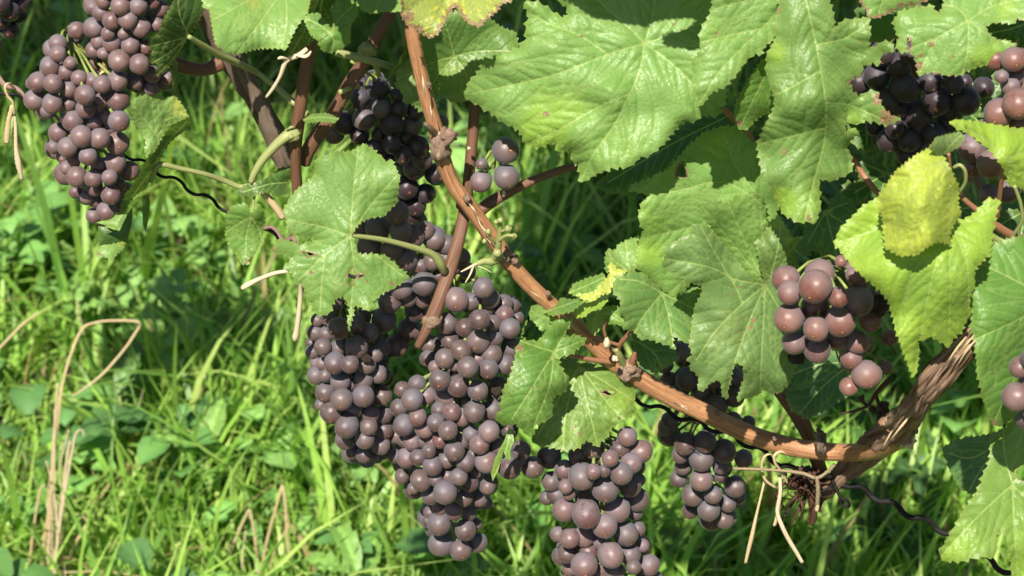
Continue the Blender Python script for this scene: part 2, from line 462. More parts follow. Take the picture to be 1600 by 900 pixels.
LC = dict(green=(.125, .255, .048), deep=(.055, .135, .030), pale=(.190, .335, .085), lime=(.300, .460, .055), yellow=(.52, .50, .085), bluish=(.080, .185, .060), dull=(.15, .23, .08))  # deep: darker green with the shade on hidden and folded leaves put in
LEAF_SEED = [0]
def leaf(parent, outline, z, veins=(), col='green', col2=None, c2pts=(), teeth=(11, 3.2), brown_edge=0., spots=(), holes=(), dome=1.3, wob=1.6, droop=2.0, net=0., grid=4.6, label=None, petiole=None, pmat='greenstem', name='leaf', sv=20, curl=()):
    """outline in photograph pixels, z: (x, y, offset mm) control points; every vertex gets its own real position"""
    LEAF_SEED[0] += 1; r = random.Random(LEAF_SEED[0]); sd = LEAF_SEED[0] * 7.3
    poly = serrate(outline, teeth[0], teeth[1], r) if teeth else serrate(outline, 0, 0, r)
    poly = np.array(poly)
    x0, y0 = poly.min(0); x1, y1 = poly.max(0); size = max(x1 - x0, y1 - y0)
    pts = [tuple(p) for p in poly]; edges = [(i, (i + 1) % len(pts)) for i in range(len(pts))]
    hp = []
    for h in holes:
        h = resample(list(h) + [h[0]], 5)[:-1]; b = len(pts)
        h = [(a + r.uniform(-.8, .8), c + r.uniform(-.8, .8)) for a, c in h]
        pts += h; edges += [(b + i, b + (i + 1) % len(h)) for i in range(len(h))]; hp.append(np.array(h))
    prim = [list(v) for v in veins]
    sec = side_veins(prim, poly, sv, r) if prim and sv else []
    seg1, seg2 = [], []
    for grp, store in ((prim, seg1), (sec, seg2)):
        for v in grp:
            q = smooth_path([(a[0], a[1], 0) for a in v], 4.5)[:, :2]; ins = pip(q[:, 0], q[:, 1], poly); b = None
            for i in range(len(q)):
                if i: store.append((*q[i - 1], *q[i]))
                if ins[i]:
                    pts.append(tuple(q[i]))
                    if b is not None: edges.append((b, len(pts) - 1))
                    b = len(pts) - 1
                else: b = None
    gx, gy = [], []
    yy = y0; row = 0
    while yy < y1:
        xx = x0 + (row % 2) * grid * .5
        while xx < x1:
            gx.append(xx + r.uniform(-.8, .8)); gy.append(yy + r.uniform(-.8, .8)); xx += grid
        yy += grid * .87; row += 1
    gx = np.array(gx); gy = np.array(gy)
    osegs = np.column_stack([poly, np.roll(poly, -1, 0)])
    ok = pip(gx, gy, poly); gx, gy = gx[ok], gy[ok]
    if len(gx):
        ok = segdist(gx, gy, osegs) > 1.8
        if seg1 or seg2: ok &= segdist(gx, gy, seg1 + seg2) > 1.8
        gx, gy = gx[ok], gy[ok]
    pts += list(zip(gx, gy))
    res = delaunay_2d_cdt([Vector(p) for p in pts], edges, [], 0, 1e-4)
    V2 = np.array([tuple(v) for v in res[0]]); F = np.array([f for f in res[2] if len(f) == 3])
    cen = V2[F].mean(1); keep = pip(cen[:, 0], cen[:, 1], poly)
    for h in hp: keep &= ~pip(cen[:, 0], cen[:, 1], h)
    F = F[keep]; used = np.unique(F); rm = np.full(len(V2), -1); rm[used] = np.arange(len(used)); V2 = V2[used]; F = rm[F]
    X, Y = V2[:, 0], V2[:, 1]
    d1 = segdist(X, Y, seg1); d2 = segdist(X, Y, seg2) if seg2 else np.full(len(X), 99.); ed = segdist(X, Y, osegs)
    O = rbf(z)(X, Y)
    dm = np.minimum(d1, d2 * 1.3)
    O = O - dome * .40 * (1 - np.exp(-dm / 6.)) - dome * 1.0 * (1 - np.exp(-d1 / 13.))          # lamina bulges between sunken veins
    O += droop * np.exp(-ed / 7.)
    ns = np.array([mnoise.noise(Vector((a / 42 + sd, b / 42, 0))) * 2.2 + mnoise.noise(Vector((a / 18, b / 18 + sd, 3))) * .28 + (mnoise.noise(Vector((a / 75 - sd, b / 75, 9))) * 5) for a, b in V2])
    efac = .40 + .75 * np.exp(-ed / 22.)
    O = O + wob * ns * efac
    for (cx, cy, rad, mm) in curl: O = O + mm * np.exp(-((X - cx) ** 2 + (Y - cy) ** 2) / rad ** 2)
    W = at_many(X, Y, O)
    # faces towards the camera
    f0 = F[0]; 
    n0 = np.cross(W[F[:, 1]] - W[F[:, 0]], W[F[:, 2]] - W[F[:, 0]]); c0 = W[F].mean(1) - CAMP
    flip = (n0 * c0).sum(1) > 0; F[flip] = F[flip][:, ::-1]
    o = mesh_obj(name, W, [tuple(int(i) for i in f) for f in F], M['leaf'], parent, True, label)
    me = o.data
    base = np.tile(np.array(LC[col] if isinstance(col, str) else col), (len(X), 1))
    base *= (1 + r.uniform(-.07, .07))
    if col2 is not None:
        c2 = np.array(LC[col2] if isinstance(col2, str) else col2)
        if len(c2pts): f = np.clip(sum(np.exp(-((X - a) ** 2 + (Y - b) ** 2) / rad ** 2) for a, b, rad in c2pts), 0, 1)
        else: f = np.exp(-ed / 14.)
        f = (.62 * np.clip(f * (1 + .5 * ns), 0, 1))[:, None]; base = base * (1 - f) + c2 * f
    yl = (np.exp(-ed / 5.) * .35)[:, None]; base = base * (1 - yl) + np.array((.27, .32, .08)) * yl
    brown = brown_edge * np.exp(-ed / (4 + 7 * brown_edge))
    for (a, b, rad) in spots: brown = np.maximum(brown, 1.0 * np.exp(-((X - a) ** 2 + (Y - b) ** 2) / rad ** 2))
    for h in hp:
        hs = np.column_stack([h, np.roll(h, -1, 0)]); brown = np.maximum(brown, np.exp(-segdist(X, Y, hs) / 3.5))
    A = me.attributes.new('base', 'FLOAT_COLOR', 'POINT'); A.data.foreach_set('color', np.column_stack([base, np.ones(len(X))]).ravel())
    A = me.attributes.new('fx', 'FLOAT_COLOR', 'POINT'); A.data.foreach_set('color', np.column_stack([brown, np.clip(ed / 20, 0, 1), np.full(len(X), net), np.ones(len(X))]).ravel())
    A = me.attributes.new('vein_main', 'FLOAT', 'POINT'); A.data.foreach_set('value', d1)
    A = me.attributes.new('vein_side', 'FLOAT', 'POINT'); A.data.foreach_set('value', d2)
    L = me.uv_layers.new(name='leaf'); idx = np.zeros(len(me.loops), int); me.loops.foreach_get('vertex_index', idx)
    L.data.foreach_set('uv', (np.column_stack([X, Y]) / 100 + sd)[idx].ravel())
    if petiole:
        P = px_path(petiole, 4); Vt, Ft, uv = tube_geom(P, 9, .05, 0, sd)
        finish_tube('petiole', Vt, Ft, uv, M[pmat], o)
    return o
def T(org, s, pts): return [(org[0] + a / s, org[1] + b / s) for a, b in pts]
_T5 = [(0, -.08), (.10, .12), (.28, .20), (.46, .12), (.52, -.04), (.38, -.16), (.40, -.26), (.58, -.36), (.64, -.54), (.48, -.60), (.30, -.56), (.24, -.62), (.16, -.86), (0, -1.02)]
def generic_outline(cx, cy, size, ang, r, squash=1.0):
    L = _T5 + [(-a, b) for a, b in reversed(_T5[1:-1])]
    out = []
    for a, b in L:
        a += r.uniform(-.04, .04); b += r.uniform(-.04, .04); a *= squash
        out.append((cx + size * (a * math.cos(ang) - b * math.sin(ang)), cy + size * (a * math.sin(ang) + b * math.cos(ang))))
    vs = []
    for a, b in ((0, -.95), (.45, -.48), (-.45, -.48), (.42, .05), (-.42, .05)):
        a *= squash
        vs.append([(cx, cy), (cx + size * .5 * (a * math.cos(ang) - b * math.sin(ang)), cy + size * .5 * (a * math.sin(ang) + b * math.cos(ang))), (cx + size * .93 * (a * math.cos(ang) - b * math.sin(ang)), cy + size * .93 * (a * math.sin(ang) + b * math.cos(ang)))])
    return out, vs

# ------------------------------------------------------------------ grapes
def berry_mesh(name, mat, kz, seed, wr=.012):
    bm = bmesh.new(); bmesh.ops.create_icosphere(bm, subdivisions=3, radius=1)
    for v in bm.verts:
        p = v.co.copy(); k = 1 + wr * 1.6 * mnoise.noise(p * 1.5 + Vector((seed, 0, 0))) * 2 + (wr > .03) * .12 * mnoise.noise(p * 5 + Vector((seed, 0, 0)))
        v.co = Vector((p.x * k, p.y * k * (1 + .02 * math.sin(seed * 9)), p.z * k * kz))
        if p.z > .9: v.co.z -= .06 * (p.z - .9) / .1
    me = bpy.data.meshes.new(name); bm.to_mesh(me); bm.free()
    me.polygons.foreach_set('use_smooth', [True] * len(me.polygons)); me.materials.append(M[mat]); return me
BERRY = {}
for mt in ('grape', 'grape_pink', 'grape_dark', 'grape_mauve'):
    BERRY[mt] = [berry_mesh('grape', mt, kz, i + 1.) for i, kz in enumerate((1.0, 1.03, 1.06, .985))]
BERRY['dried'] = [berry_mesh('grape', 'dried', 1., 5., .12)]

def bunch(name, label, berries, off, thick, stem, mat='grape', fill=.5, seed=1, pink=0., group='grape bunches hanging on the vine', slope=0., extra=(), fr=17.):
    """berries: (x, y, r[, bias mm]) in photograph pixels; extra: hidden berries outside the traced ones"""
    r = random.Random(seed); B = [(*b, 0.)[:4] for b in berries] + [(*b, 0.)[:4] for b in extra]
    X = np.array([b[0] for b in B]); Y = np.array([b[1] for b in B]); Rp = np.array([b[2] for b in B]) * 1.08; bias = np.array([b[3] for b in B])
    yref = Y.min()
    O = np.zeros(len(B)); XC = np.zeros(len(B)); HW = np.zeros(len(B))
    for i in range(len(B)):
        m = np.abs(Y - Y[i]) < 45; lo = (X[m] - Rp[m]).min(); hi = (X[m] + Rp[m]).max(); XC[i] = (lo + hi) / 2; HW[i] = max((hi - lo) / 2, 22)
        u = (X[i] - XC[i]) / HW[i]; t = min(thick, HW[i] * .37 * 1.1)
        O[i] = off + slope * (Y[i] - yref) - t * math.sqrt(max(.05, 1 - u * u)) + bias[i] + max(0, (19 - Rp[i])) * .55 * (bias[i] == 0)
    RY = rays(X, Y); D = (PLANE_Y + O * 1e-3) / RY[:, 1]
    Rm = Rp * D / FPX; un = RY / np.linalg.norm(RY, axis=1)[:, None]; nr = np.linalg.norm(RY, axis=1)
    D0 = D.copy()
    for it in range(90):
        P = CAMP + RY * D[:, None]; df = P[:, None] - P[None]; ds = np.linalg.norm(df, axis=2); lim = .83 * (Rm[:, None] + Rm[None]); np.fill_diagonal(ds, 9)
        ov = np.maximum(0, lim - ds); sg = np.sign(D[:, None] - D[None] + 1e-7 * (np.arange(len(D))[:, None] - np.arange(len(D))[None]))
        mv = (ov * sg * .35).sum(1); mv = np.clip(mv, -.003, .003); D = D + mv + (D0 - D) * .02
        if ov.max() < 2e-4: break
    P = list(CAMP + RY * D[:, None]); RR = list(Rm); nt_ = len(berries)
    nfill = int(len(B) * fill); tries = 0; added = 0
    Yp = list(Y); Xp = list(X)
    while added < nfill and tries < nfill * 60:
        tries += 1; i = r.randrange(len(B)); a = r.uniform(0, 6.283); q = Rp[i] * r.uniform(0, .8); x = X[i] + q * math.cos(a); y = Y[i] + q * math.sin(a)
        t = min(thick, HW[i] * .4); u = (x - XC[i]) / HW[i]
        if abs(u) > .8: continue
        o = off + slope * (y - yref) + r.uniform(-.5, 1.) * t * math.sqrt(1 - u * u); rp = fr * r.uniform(.85, 1.15)
        w = at_many([x], [y], [o])[0]; rm = rp * mpp(x, y, o); PP = np.array(P); 
        if (np.linalg.norm(PP - w, axis=1) < .86 * (np.array(RR) + rm)).any(): continue
        # stay behind the traced berry it was seeded from
        if np.linalg.norm(w - CAMP) < np.linalg.norm(P[i] - CAMP): continue
        P.append(w); RR.append(rm); Xp.append(x); Yp.append(y); added += 1
    st = at(*stem[0][:3])
    root = thing(name, label, 'grape bunch', st, group)
    # axis of the bunch
    ys = np.linspace(Y.min(), Y.max() - 8, 7); ax = []
    for yv in ys:
        m = np.abs(Y - yv) < 50
        xc = ((X[m] - Rp[m]).min() + (X[m] + Rp[m]).max()) / 2 if m.any() else X.mean()
        ax.append((xc, yv, off + slope * (yv - yref) + 2, 4.6 - 2.2 * (yv - Y.min()) / (np.ptp(Y) + 1)))
    apath = list(stem) + ax
    AP = px_path(apath, 6); V, F, uv = tube_geom(AP, 7, .1, 0, seed); VV = [V]; b = len(V)
    AX = AP[:, :3]
    for p, rm in zip(P, RR):
        p = np.array(p); dd = np.linalg.norm(AX - (p + np.array([0, 0, .012])), axis=1); j = int(dd.argmin()); a_ = AX[j]
        k = p + (a_ - p) / (np.linalg.norm(a_ - p) + 1e-9) * rm * .9
        mid = (k + a_) / 2 + np.array([0, 0, .0025]); rows = np.array([[*a_, .0011], [*mid, .0008], [*k, .0011]])
        V, F2, uv2 = tube_geom(rows, 4, 0, 0, 0); VV.append(V); F += [tuple(q + b for q in f) for f in F2]; uv += uv2; b += len(V)
    ro = finish_tube('rachis', np.vstack(VV), F, uv, M['rachis'], root)
    for i, (p, rm) in enumerate(zip(P, RR)):
        p = Vector(p); dd = np.linalg.norm(AX - np.array(p), axis=1); a_ = Vector(AX[int(dd.argmin())])
        out = (p - a_); out = out.normalized() if out.length > 1e-6 else Vector((0, -1, 0))
        dr = (out * .9 + Vector((0, -.75, -.55)) + Vector((r.gauss(0, .35), r.gauss(0, .35), r.gauss(0, .3)))).normalized()
        mt = mat
        if pink and r.random() < pink: mt = 'grape_mauve' if mat != 'grape_dark' else 'grape'
        me = BERRY[mt][r.randrange(4)]
        g = bpy.data.objects.new('grape', me); COL.objects.link(g); g.parent = root
        g.location = p - Vector(st); g.scale = (rm * r.uniform(.95, 1.03), rm * r.uniform(.95, 1.03), rm * r.uniform(.96, 1.05))
        g.rotation_euler = ((-dr).to_track_quat('Z', 'Y') @ Matrix.Rotation(r.uniform(0, 6.28), 3, 'Z').to_quaternion()).to_euler()
    return root
def dried(root, x, y, o, rp):
    g = bpy.data.objects.new('shrivelled_grape', BERRY['dried'][0]); COL.objects.link(g); g.parent = root
    g['label'] = 'shrivelled dark brown grape'
    m = rp * mpp(x, y, o); g.location = at(x, y, o) - world_loc(root); g.scale = (m, m * .8, m * .85); g.rotation_euler = (random.random() * 6, random.random() * 6, 0)
def Z(org, s, L): return [(org[0] + b[0] / s, org[1] + b[1] / s, b[2] / s) + tuple(b[3:]) for b in L]
# ================================================================== GROUND
def grid_ground():
    xs = np.concatenate([[-60, -20, -8], np.arange(-4, 4.01, .12), [8, 20, 60]]); ys = np.concatenate([[-20, -5], np.arange(0, 7.01, .12), [12, 25, 60, 120]])
    V = []; F = []
    for y in ys:
        for x in xs:
            V.append((x, y, .025 * mnoise.noise(Vector((x * 1.7, y * 1.7, 0))) + .012 * mnoise.noise(Vector((x * 7, y * 7, 2)))))
    n = len(xs)
    for j in range(len(ys) - 1):
        for i in range(n - 1): F.append((j * n + i, j * n + i + 1, (j + 1) * n + i + 1, (j + 1) * n + i))
    o = mesh_obj('ground', V, F, M['soil']); o['kind'] = 'structure'; return o
grid_ground()

def vnoise(X, Y, sc, seed=0.):
    return np.array([mnoise.noise(Vector((a * sc, b * sc, seed))) for a, b in zip(X, Y)])
def grass_patch(name, n, xr, yr, hr, wr, cols, seed, segs=5, dens=None, dry=.03, kind='stuff'):
    g = np.random.default_rng(seed)
    nc = n // 9
    cx = g.uniform(*xr, nc); cy = g.uniform(*yr, nc)
    keepn = vnoise(cx, cy, 2.3, seed) + g.uniform(-.5, .5, nc) > -.42
    cx, cy = cx[keepn], cy[keepn]; nc = len(cx)
    ci = g.integers(0, nc, n); X = cx[ci] + g.normal(0, .020, n); Y = cy[ci] + g.normal(0, .020, n)
    clump_h = (.45 + .75 * g.random(nc) ** 1.6) * (1 + .9 * vnoise(cx, cy, 2.6, seed + 5)); clump_a = g.uniform(0, 6.283, nc)
    H = g.uniform(*hr, n) * clump_h[ci]; A = np.where(g.random(n) < .45, clump_a[ci] + g.normal(0, .6, n), g.uniform(0, 6.283, n))
    Wd = g.uniform(*wr, n) * (.6 + .5 * H / hr[1])
    lean = np.abs(g.normal(.32, .28, n)); curl = np.abs(g.normal(1.1, .7, n))
    face = A + g.normal(0, .5, n) + math.pi / 2
    L = H * g.uniform(1.0, 1.35, n)
    t = np.linspace(0, 1, segs + 1); V = np.zeros((n, segs + 1, 2, 3)); pos = np.stack([X, Y, np.full(n, -.01)], 1)
    ang = lean.copy(); d = L / segs
    kink = g.integers(2, segs, n); kk = (g.random(n) < .18) * g.uniform(.5, 1.6, n)
    for i in range(segs + 1):
        w = Wd * .5 * np.clip(1.15 * (1 - t[i] ** 2.2), .04, 1) * (.65 + .35 * min(1, t[i] * 4))
        sx = np.stack([np.cos(face), np.sin(face), np.zeros(n)], 1) * w[:, None]
        V[:, i, 0] = pos - sx; V[:, i, 1] = pos + sx
        stp = np.stack([np.cos(A) * np.sin(ang), np.sin(A) * np.sin(ang), np.cos(ang)], 1) * d[:, None]
        pos = pos + stp; ang = ang + curl / segs * (.5 + t[i]) + kk * (kink == i)
    V[:, :, :, 2] = np.maximum(V[:, :, :, 2], -.01)
    V = V.reshape(-1, 3); base = np.arange(n)[:, None] * (segs + 1) * 2
    q = np.array([[2 * i, 2 * i + 1, 2 * i + 3, 2 * i + 2] for i in range(segs)]).ravel()[None] + base
    me = bpy.data.meshes.new(name); me.vertices.add(len(V)); me.vertices.foreach_set('co', V.ravel())
    nf = n * segs; me.loops.add(nf * 4); me.loops.foreach_set('vertex_index', q.ravel().astype(np.int32)); me.polygons.add(nf)
    me.polygons.foreach_set('loop_start', np.arange(nf, dtype=np.int32) * 4); me.polygons.foreach_set('loop_total', np.full(nf, 4, dtype=np.int32)); me.polygons.foreach_set('use_smooth', [True] * nf)
    me.update(calc_edges=True)
    C = np.array(cols); c = C[g.integers(0, len(C), n)] * g.uniform(.75, 1.2, n)[:, None] * (1 + .25 * vnoise(X, Y, 1.3, 3.))[:, None]
    isdry = g.random(n) < dry; c[isdry] = np.array([.42, .31, .15]) * g.uniform(.7, 1.15, isdry.sum())[:, None]
    tip = (np.linspace(0, 1, segs + 1) ** 1.5)[None, :, None]
    cc = c[:, None, :] * (1 - .25 * tip) + np.array([.28, .33, .08]) * .25 * tip
    cc = np.repeat(cc[:, :, None, :], 2, 2).reshape(-1, 3)
    At = me.attributes.new('tint', 'FLOAT_COLOR', 'POINT'); At.data.foreach_set('color', np.column_stack([cc, np.ones(len(cc))]).ravel())
    me.materials.append(M['blade']); o = bpy.data.objects.new(name, me); COL.objects.link(o)
    if kind: o['kind'] = kind
    return o
GC = [(.31, .55, .085), (.23, .45, .07), (.40, .64, .12), (.15, .32, .055), (.50, .66, .17)]
g1 = grass_patch('grass', 52000, (-.95, .95), (1.15, 3.1), (.06, .20), (.0035, .009), GC, 21, dry=.05)
tag(g1, 'long green grass growing under and behind the vine', 'grass')
g2 = grass_patch('grass', 26000, (-3.2, 3.2), (.4, 6.5), (.10, .26), (.004, .009), GC, 22, segs=4)
tag(g2, 'wider meadow of grass around the vine', 'grass')

def weed_leaves(name, n, xr, yr, seed, size=(.018, .045)):
    """low broad-leaved weeds: rosettes of ovate folded leaves"""
    g = np.random.default_rng(seed); V = []; F = []; C = []
    prof = [(0, .10), (.2, .30), (.45, .44), (.7, .36), (.9, .14), (1.0, .0)]
    for i in range(n):
        cx, cy = g.uniform(*xr), g.uniform(*yr)
        if mnoise.noise(Vector((cx * 2.1, cy * 2.1, 7))) + g.uniform(-.35, .35) < -.05: continue
        k = g.integers(4, 9); tone = np.array([(.13, .28, .07), (.20, .40, .10), (.26, .46, .13), (.11, .24, .07)][g.integers(0, 4)]) * g.uniform(.85, 1.2)
        h0 = g.uniform(.01, .13); a0 = g.uniform(0, 6.28); sz = g.uniform(*size)
        for j in range(k):
            a = a0 + j * 2.4 + g.normal(0, .2); el = g.uniform(.1, 1.0); L = sz * g.uniform(.7, 1.3)
            dr = np.array([math.cos(a), math.sin(a), 0]); sd = np.array([-math.sin(a), math.cos(a), 0]); b = len(V)
            o = np.array([cx, cy, h0 * g.uniform(.5, 1.1)]) + dr * .006
            for t, w in prof:
                e = el - t * 1.1; ps = o + dr * L * t * math.cos(el * .6) + np.array([0, 0, 1]) * L * (t * math.sin(el) - .45 * t * t)
                up = np.array([0, 0, w * L * .35])
                V += [ps - sd * w * L + up, ps, ps + sd * w * L + up]; C += [tone * .95, tone * 1.25, tone * .95]
            for q in range(len(prof) - 1):
                s_ = b + q * 3; F += [(s_, s_ + 1, s_ + 4, s_ + 3), (s_ + 1, s_ + 2, s_ + 5, s_ + 4)]
    o = mesh_obj(name, V, F, M['weed']); me = o.data
    At = me.attributes.new('tint', 'FLOAT_COLOR', 'POINT'); At.data.foreach_set('color', np.column_stack([np.array(C), np.ones(len(C))]).ravel()); o['kind'] = 'stuff'; return o
w1 = weed_leaves('ground_cover', 1400, (-1.0, 1.0), (1.2, 3.2), 31)
tag(w1, 'low broad-leaved weeds mixed into the grass', 'weeds')

def dock(label, x, y, z0, seed, size=.10, n=5, tone=(.15, .28, .06), group='broad-leaved weeds in the grass', aim=None, el0=(.5, 1.2), wf=.34):
    c = ground_at(x, y, z0); c.z = 0; r = random.Random(seed)
    root = thing('broad_leaved_weed', label, 'weed', c, group)
    tone = np.array(tone)
    for j in range(n):
        a = (aim if aim is not None and j == 0 else j * 2.4 + r.uniform(0, 6)); L = size * r.uniform(.8, 1.25); el = r.uniform(*el0)
        dr = np.array([math.cos(a), math.sin(a), 0]); sd = np.array([-math.sin(a), math.cos(a), 0]); V = []; F = []; C = []
        o = np.array(c) + np.array([0, 0, z0 * r.uniform(.55, 1.)]); N = 12; Wn = 6
        for i in range(N + 1):
            t = i / N; w = wf * L * (math.sin(math.pi * min(1, t * .96 + .04)) ** .75) * (1 - .25 * t) * (1 + .06 * math.sin(t * 26 + seed))
            ps = o + dr * L * t * math.cos(el * .7) + np.array([0, 0, 1]) * L * (t * math.sin(el) - .55 * t * t)
            for q in range(Wn + 1):
                u = q / Wn * 2 - 1; V.append(ps + sd * w * u * .5 + np.array([0, 0, abs(u) * w * .18 + .004 * math.sin(t * 30 + u * 3 + seed)])); C.append(tone * (1.5 if q == Wn // 2 else 1.) * (1 + .2 * mnoise.noise(Vector((t * 6, u * 3, seed + j)))))
        for i in range(N):
            for q in range(Wn): F.append((i * (Wn + 1) + q, i * (Wn + 1) + q + 1, (i + 1) * (Wn + 1) + q + 1, (i + 1) * (Wn + 1) + q))
        b = mesh_obj('leaf', V, F, M['weed'], root)
        At = b.data.attributes.new('tint', 'FLOAT_COLOR', 'POINT'); At.data.foreach_set('color', np.column_stack([np.array(C), np.ones(len(C))]).ravel())
        rows = np.array([[*c, .0022], [*((np.array(c) + o) / 2 + dr * .004), .002], [*o, .0016]]); Vt, Ft, uv = tube_geom(rows, 6)
        finish_tube('leaf_stalk', Vt, Ft, uv, M['greenstem'], b)
    return root
dock('large dark green smooth weed leaf in shade left of the grapes', 255, 660, .10, 3, .12, 4, (.085, .19, .055), aim=.5)
dock('pale green weed with wide leaf at upper left of the shaded dock', 185, 610, .12, 5, .07, 4, (.16, .28, .08), aim=1.2)
dock('broad sunlit weed leaf low between the hanging bunches', 1120, 840, .13, 7, .11, 4, (.13, .25, .05), aim=1.1, el0=(.9, 1.4))
dock('broad weed in the shade behind the leafless upright cane', 870, 400, .12, 9, .10, 5, (.13, .25, .06), aim=1.4)
dock('upright wide weed leaf near the small dry tuft', 320, 690, .12, 12, .085, 4, (.22, .38, .09), aim=1.3, el0=(.9, 1.4))
dock('leafy weed in the shade below the peeling old wood', 1390, 790, .12, 15, .085, 6, (.075, .16, .04))
dock('bushy weed beneath the yellowish leaves near the wire', 1330, 640, .12, 17, .09, 6, (.08, .17, .045))
dock('weed with round leaves beside the sunlit leaf at lower right', 1440, 700, .12, 19, .08, 6, (.07, .15, .045))
dock('small round-leaved weed left of the dangling dry twig', 300, 480, .10, 23, .06, 6, (.20, .36, .08))
dock('small light weed beneath the left grape bunch', 120, 470, .10, 25, .06, 6, (.22, .38, .09))
dock('weed behind the lowest grape bunch', 560, 880, .10, 27, .07, 6, (.20, .36, .08))

# ================================================================== BUNCHES
b = Z((30, 0), 5, [(575,60,55),(640,100,65),(660,5,60),(790,45,72),(930,50,70),(1045,20,55),(1110,70,65),(720,160,68),(852,150,73),(950,215,76),(1075,190,58),(585,215,70),(695,260,55),(817,260,50),(725,335,73),(620,325,58),(868,352,68),(985,372,60),(580,390,60),(660,415,48),(780,472,82),(938,500,78),(1040,580,65,8),(910,640,55,10),(1030,690,55,10),(1160,610,50,10),(600,500,50,14)])
ex = [(x + random.uniform(-4, 4), y, 15) for y in (-22, -48, -72) for x in (165, 190, 215, 240)]
bunch('grape_bunch', 'upper of the two touching mauve bunches at top left, running out of the picture', b, -8, 32, [(205, -110, 15, 5)], 'grape_mauve', .6, 1, 0, extra=ex)
b = Z((30, 0), 5, [(448,238,66),(302,340,70,-6),(300,420,62,4),(240,520,75),(360,560,65),(395,490,50),(150,640,78),(265,652,72,-6),(95,650,45),(467,607,58),(388,697,65),(570,630,62),(648,658,68,-4),(768,630,75,-10),(120,780,78),(258,808,76,-6),(513,742,75,-9),(385,810,58),(520,850,75),(655,775,58),(775,780,84,-8),(630,820,60),(215,870,50)]) + \
    Z((30, 170), 5, [(420,95,82),(305,185,75),(485,215,80,-6),(588,105,60),(628,232,80,-8),(780,95,82,-14),(700,60,68),(700,130,70),(270,300,52),(380,298,78,-4),(770,270,85),(750,420,83),(538,372,68,-8),(430,395,52),(620,440,62),(860,485,75),(370,460,55),(450,530,80,-6),(578,545,66,-8),(705,535,60,-8),(590,620,60),(715,670,74,-6),(600,720,55),(530,690,55),(440,650,50),(680,800,72,-6),(580,835,58),(785,760,55),(775,590,50),(800,650,40),(340,395,30)])
bunch('grape_bunch', 'long tapering mauve bunch at far left beside the curled leaf', b, -5, 30, [(150, 40, 8, 4), (135, 80, 4, 5)], 'grape_mauve', .6, 2, 0)
b = Z((500, 110), 5, [(425,80,75),(460,140,85),(315,215,78),(335,110,50),(480,295,72),(340,380,84),(195,415,85),(110,490,80),(310,510,70),(560,420,90),(620,300,65),(600,190,50),(665,530,50),(720,430,75),(560,575,68,-6),(650,660,70,-6),(760,600,90),(465,500,60),(440,610,80),(545,690,50),(700,760,80),(800,700,80),(900,810,80),(935,410,70),(660,270,40),(740,330,60)]) + \
    Z((540, 260), 4, [(430,10,70),(570,60,55),(500,170,60),(440,250,60),(380,130,70),(430,300,60),(350,180,60)])
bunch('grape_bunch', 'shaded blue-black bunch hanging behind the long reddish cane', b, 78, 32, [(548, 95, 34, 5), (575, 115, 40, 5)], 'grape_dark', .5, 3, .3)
b = Z((540, 260), 4, [(320,290,75),(200,390,75),(345,405,68),(425,440,65),(100,370,60),(290,520,65),(150,500,75),(380,580,70),(500,400,55),(555,460,62),(630,490,60),(470,620,52),(545,590,60),(720,570,60),(630,570,50),(580,680,45),(490,735,74,-4),(350,755,74,-4),(390,820,60),(488,835,50),(740,660,70),(680,620,55)]) + [(600, 500, 19), (580, 530, 19), (560, 495, 19), (640, 515, 18, 15), (620, 540, 18, 10), (610, 470, 18), (590, 565, 17, 15), (650, 485, 17, 10), (560, 545, 18, 20), (600, 590, 16, 22)]
bunch('grape_bunch', 'shaded dark bunch behind the holed pale leaf and its green stalk', b, 32, 30, [(704, 395, 12, 4), (670, 385, 22, 4)], 'grape', .5, 4, 0)
b = Z((470, 460), 5, [(270,70,50),(210,180,60),(130,200,50),(295,265,85,-8),(115,300,65),(200,310,60),(170,410,65,-4),(80,380,40),(90,450,55),(295,415,60),(435,410,85),(265,535,85,-5),(385,545,65,-8),(515,548,70),(170,540,50),(120,630,72),(195,630,52),(310,680,75),(490,665,75),(600,620,70),(580,470,60),(190,765,75),(320,820,85,-8),(488,795,82,-4),(635,790,78,6),(390,700,50,6),(430,230,75,10),(530,300,75,10),(640,420,60,12)]) + \
    Z((470, 600), 5, [(155,160,45),(245,220,88,-5),(410,200,72),(545,228,72),(650,240,65),(530,333,68,-5),(360,330,90,-8),(650,360,70),(350,430,80),(500,430,75,-6),(625,480,72,-3),(495,550,65),(410,530,55),(595,575,45)])
bunch('grape_bunch', 'rounded mauve bunch below the holed pale leaf, left of the largest bunch', b, 0, 34, [(600, 430, 25, 4), (560, 470, 8, 5)], 'grape', .6, 5, .05)
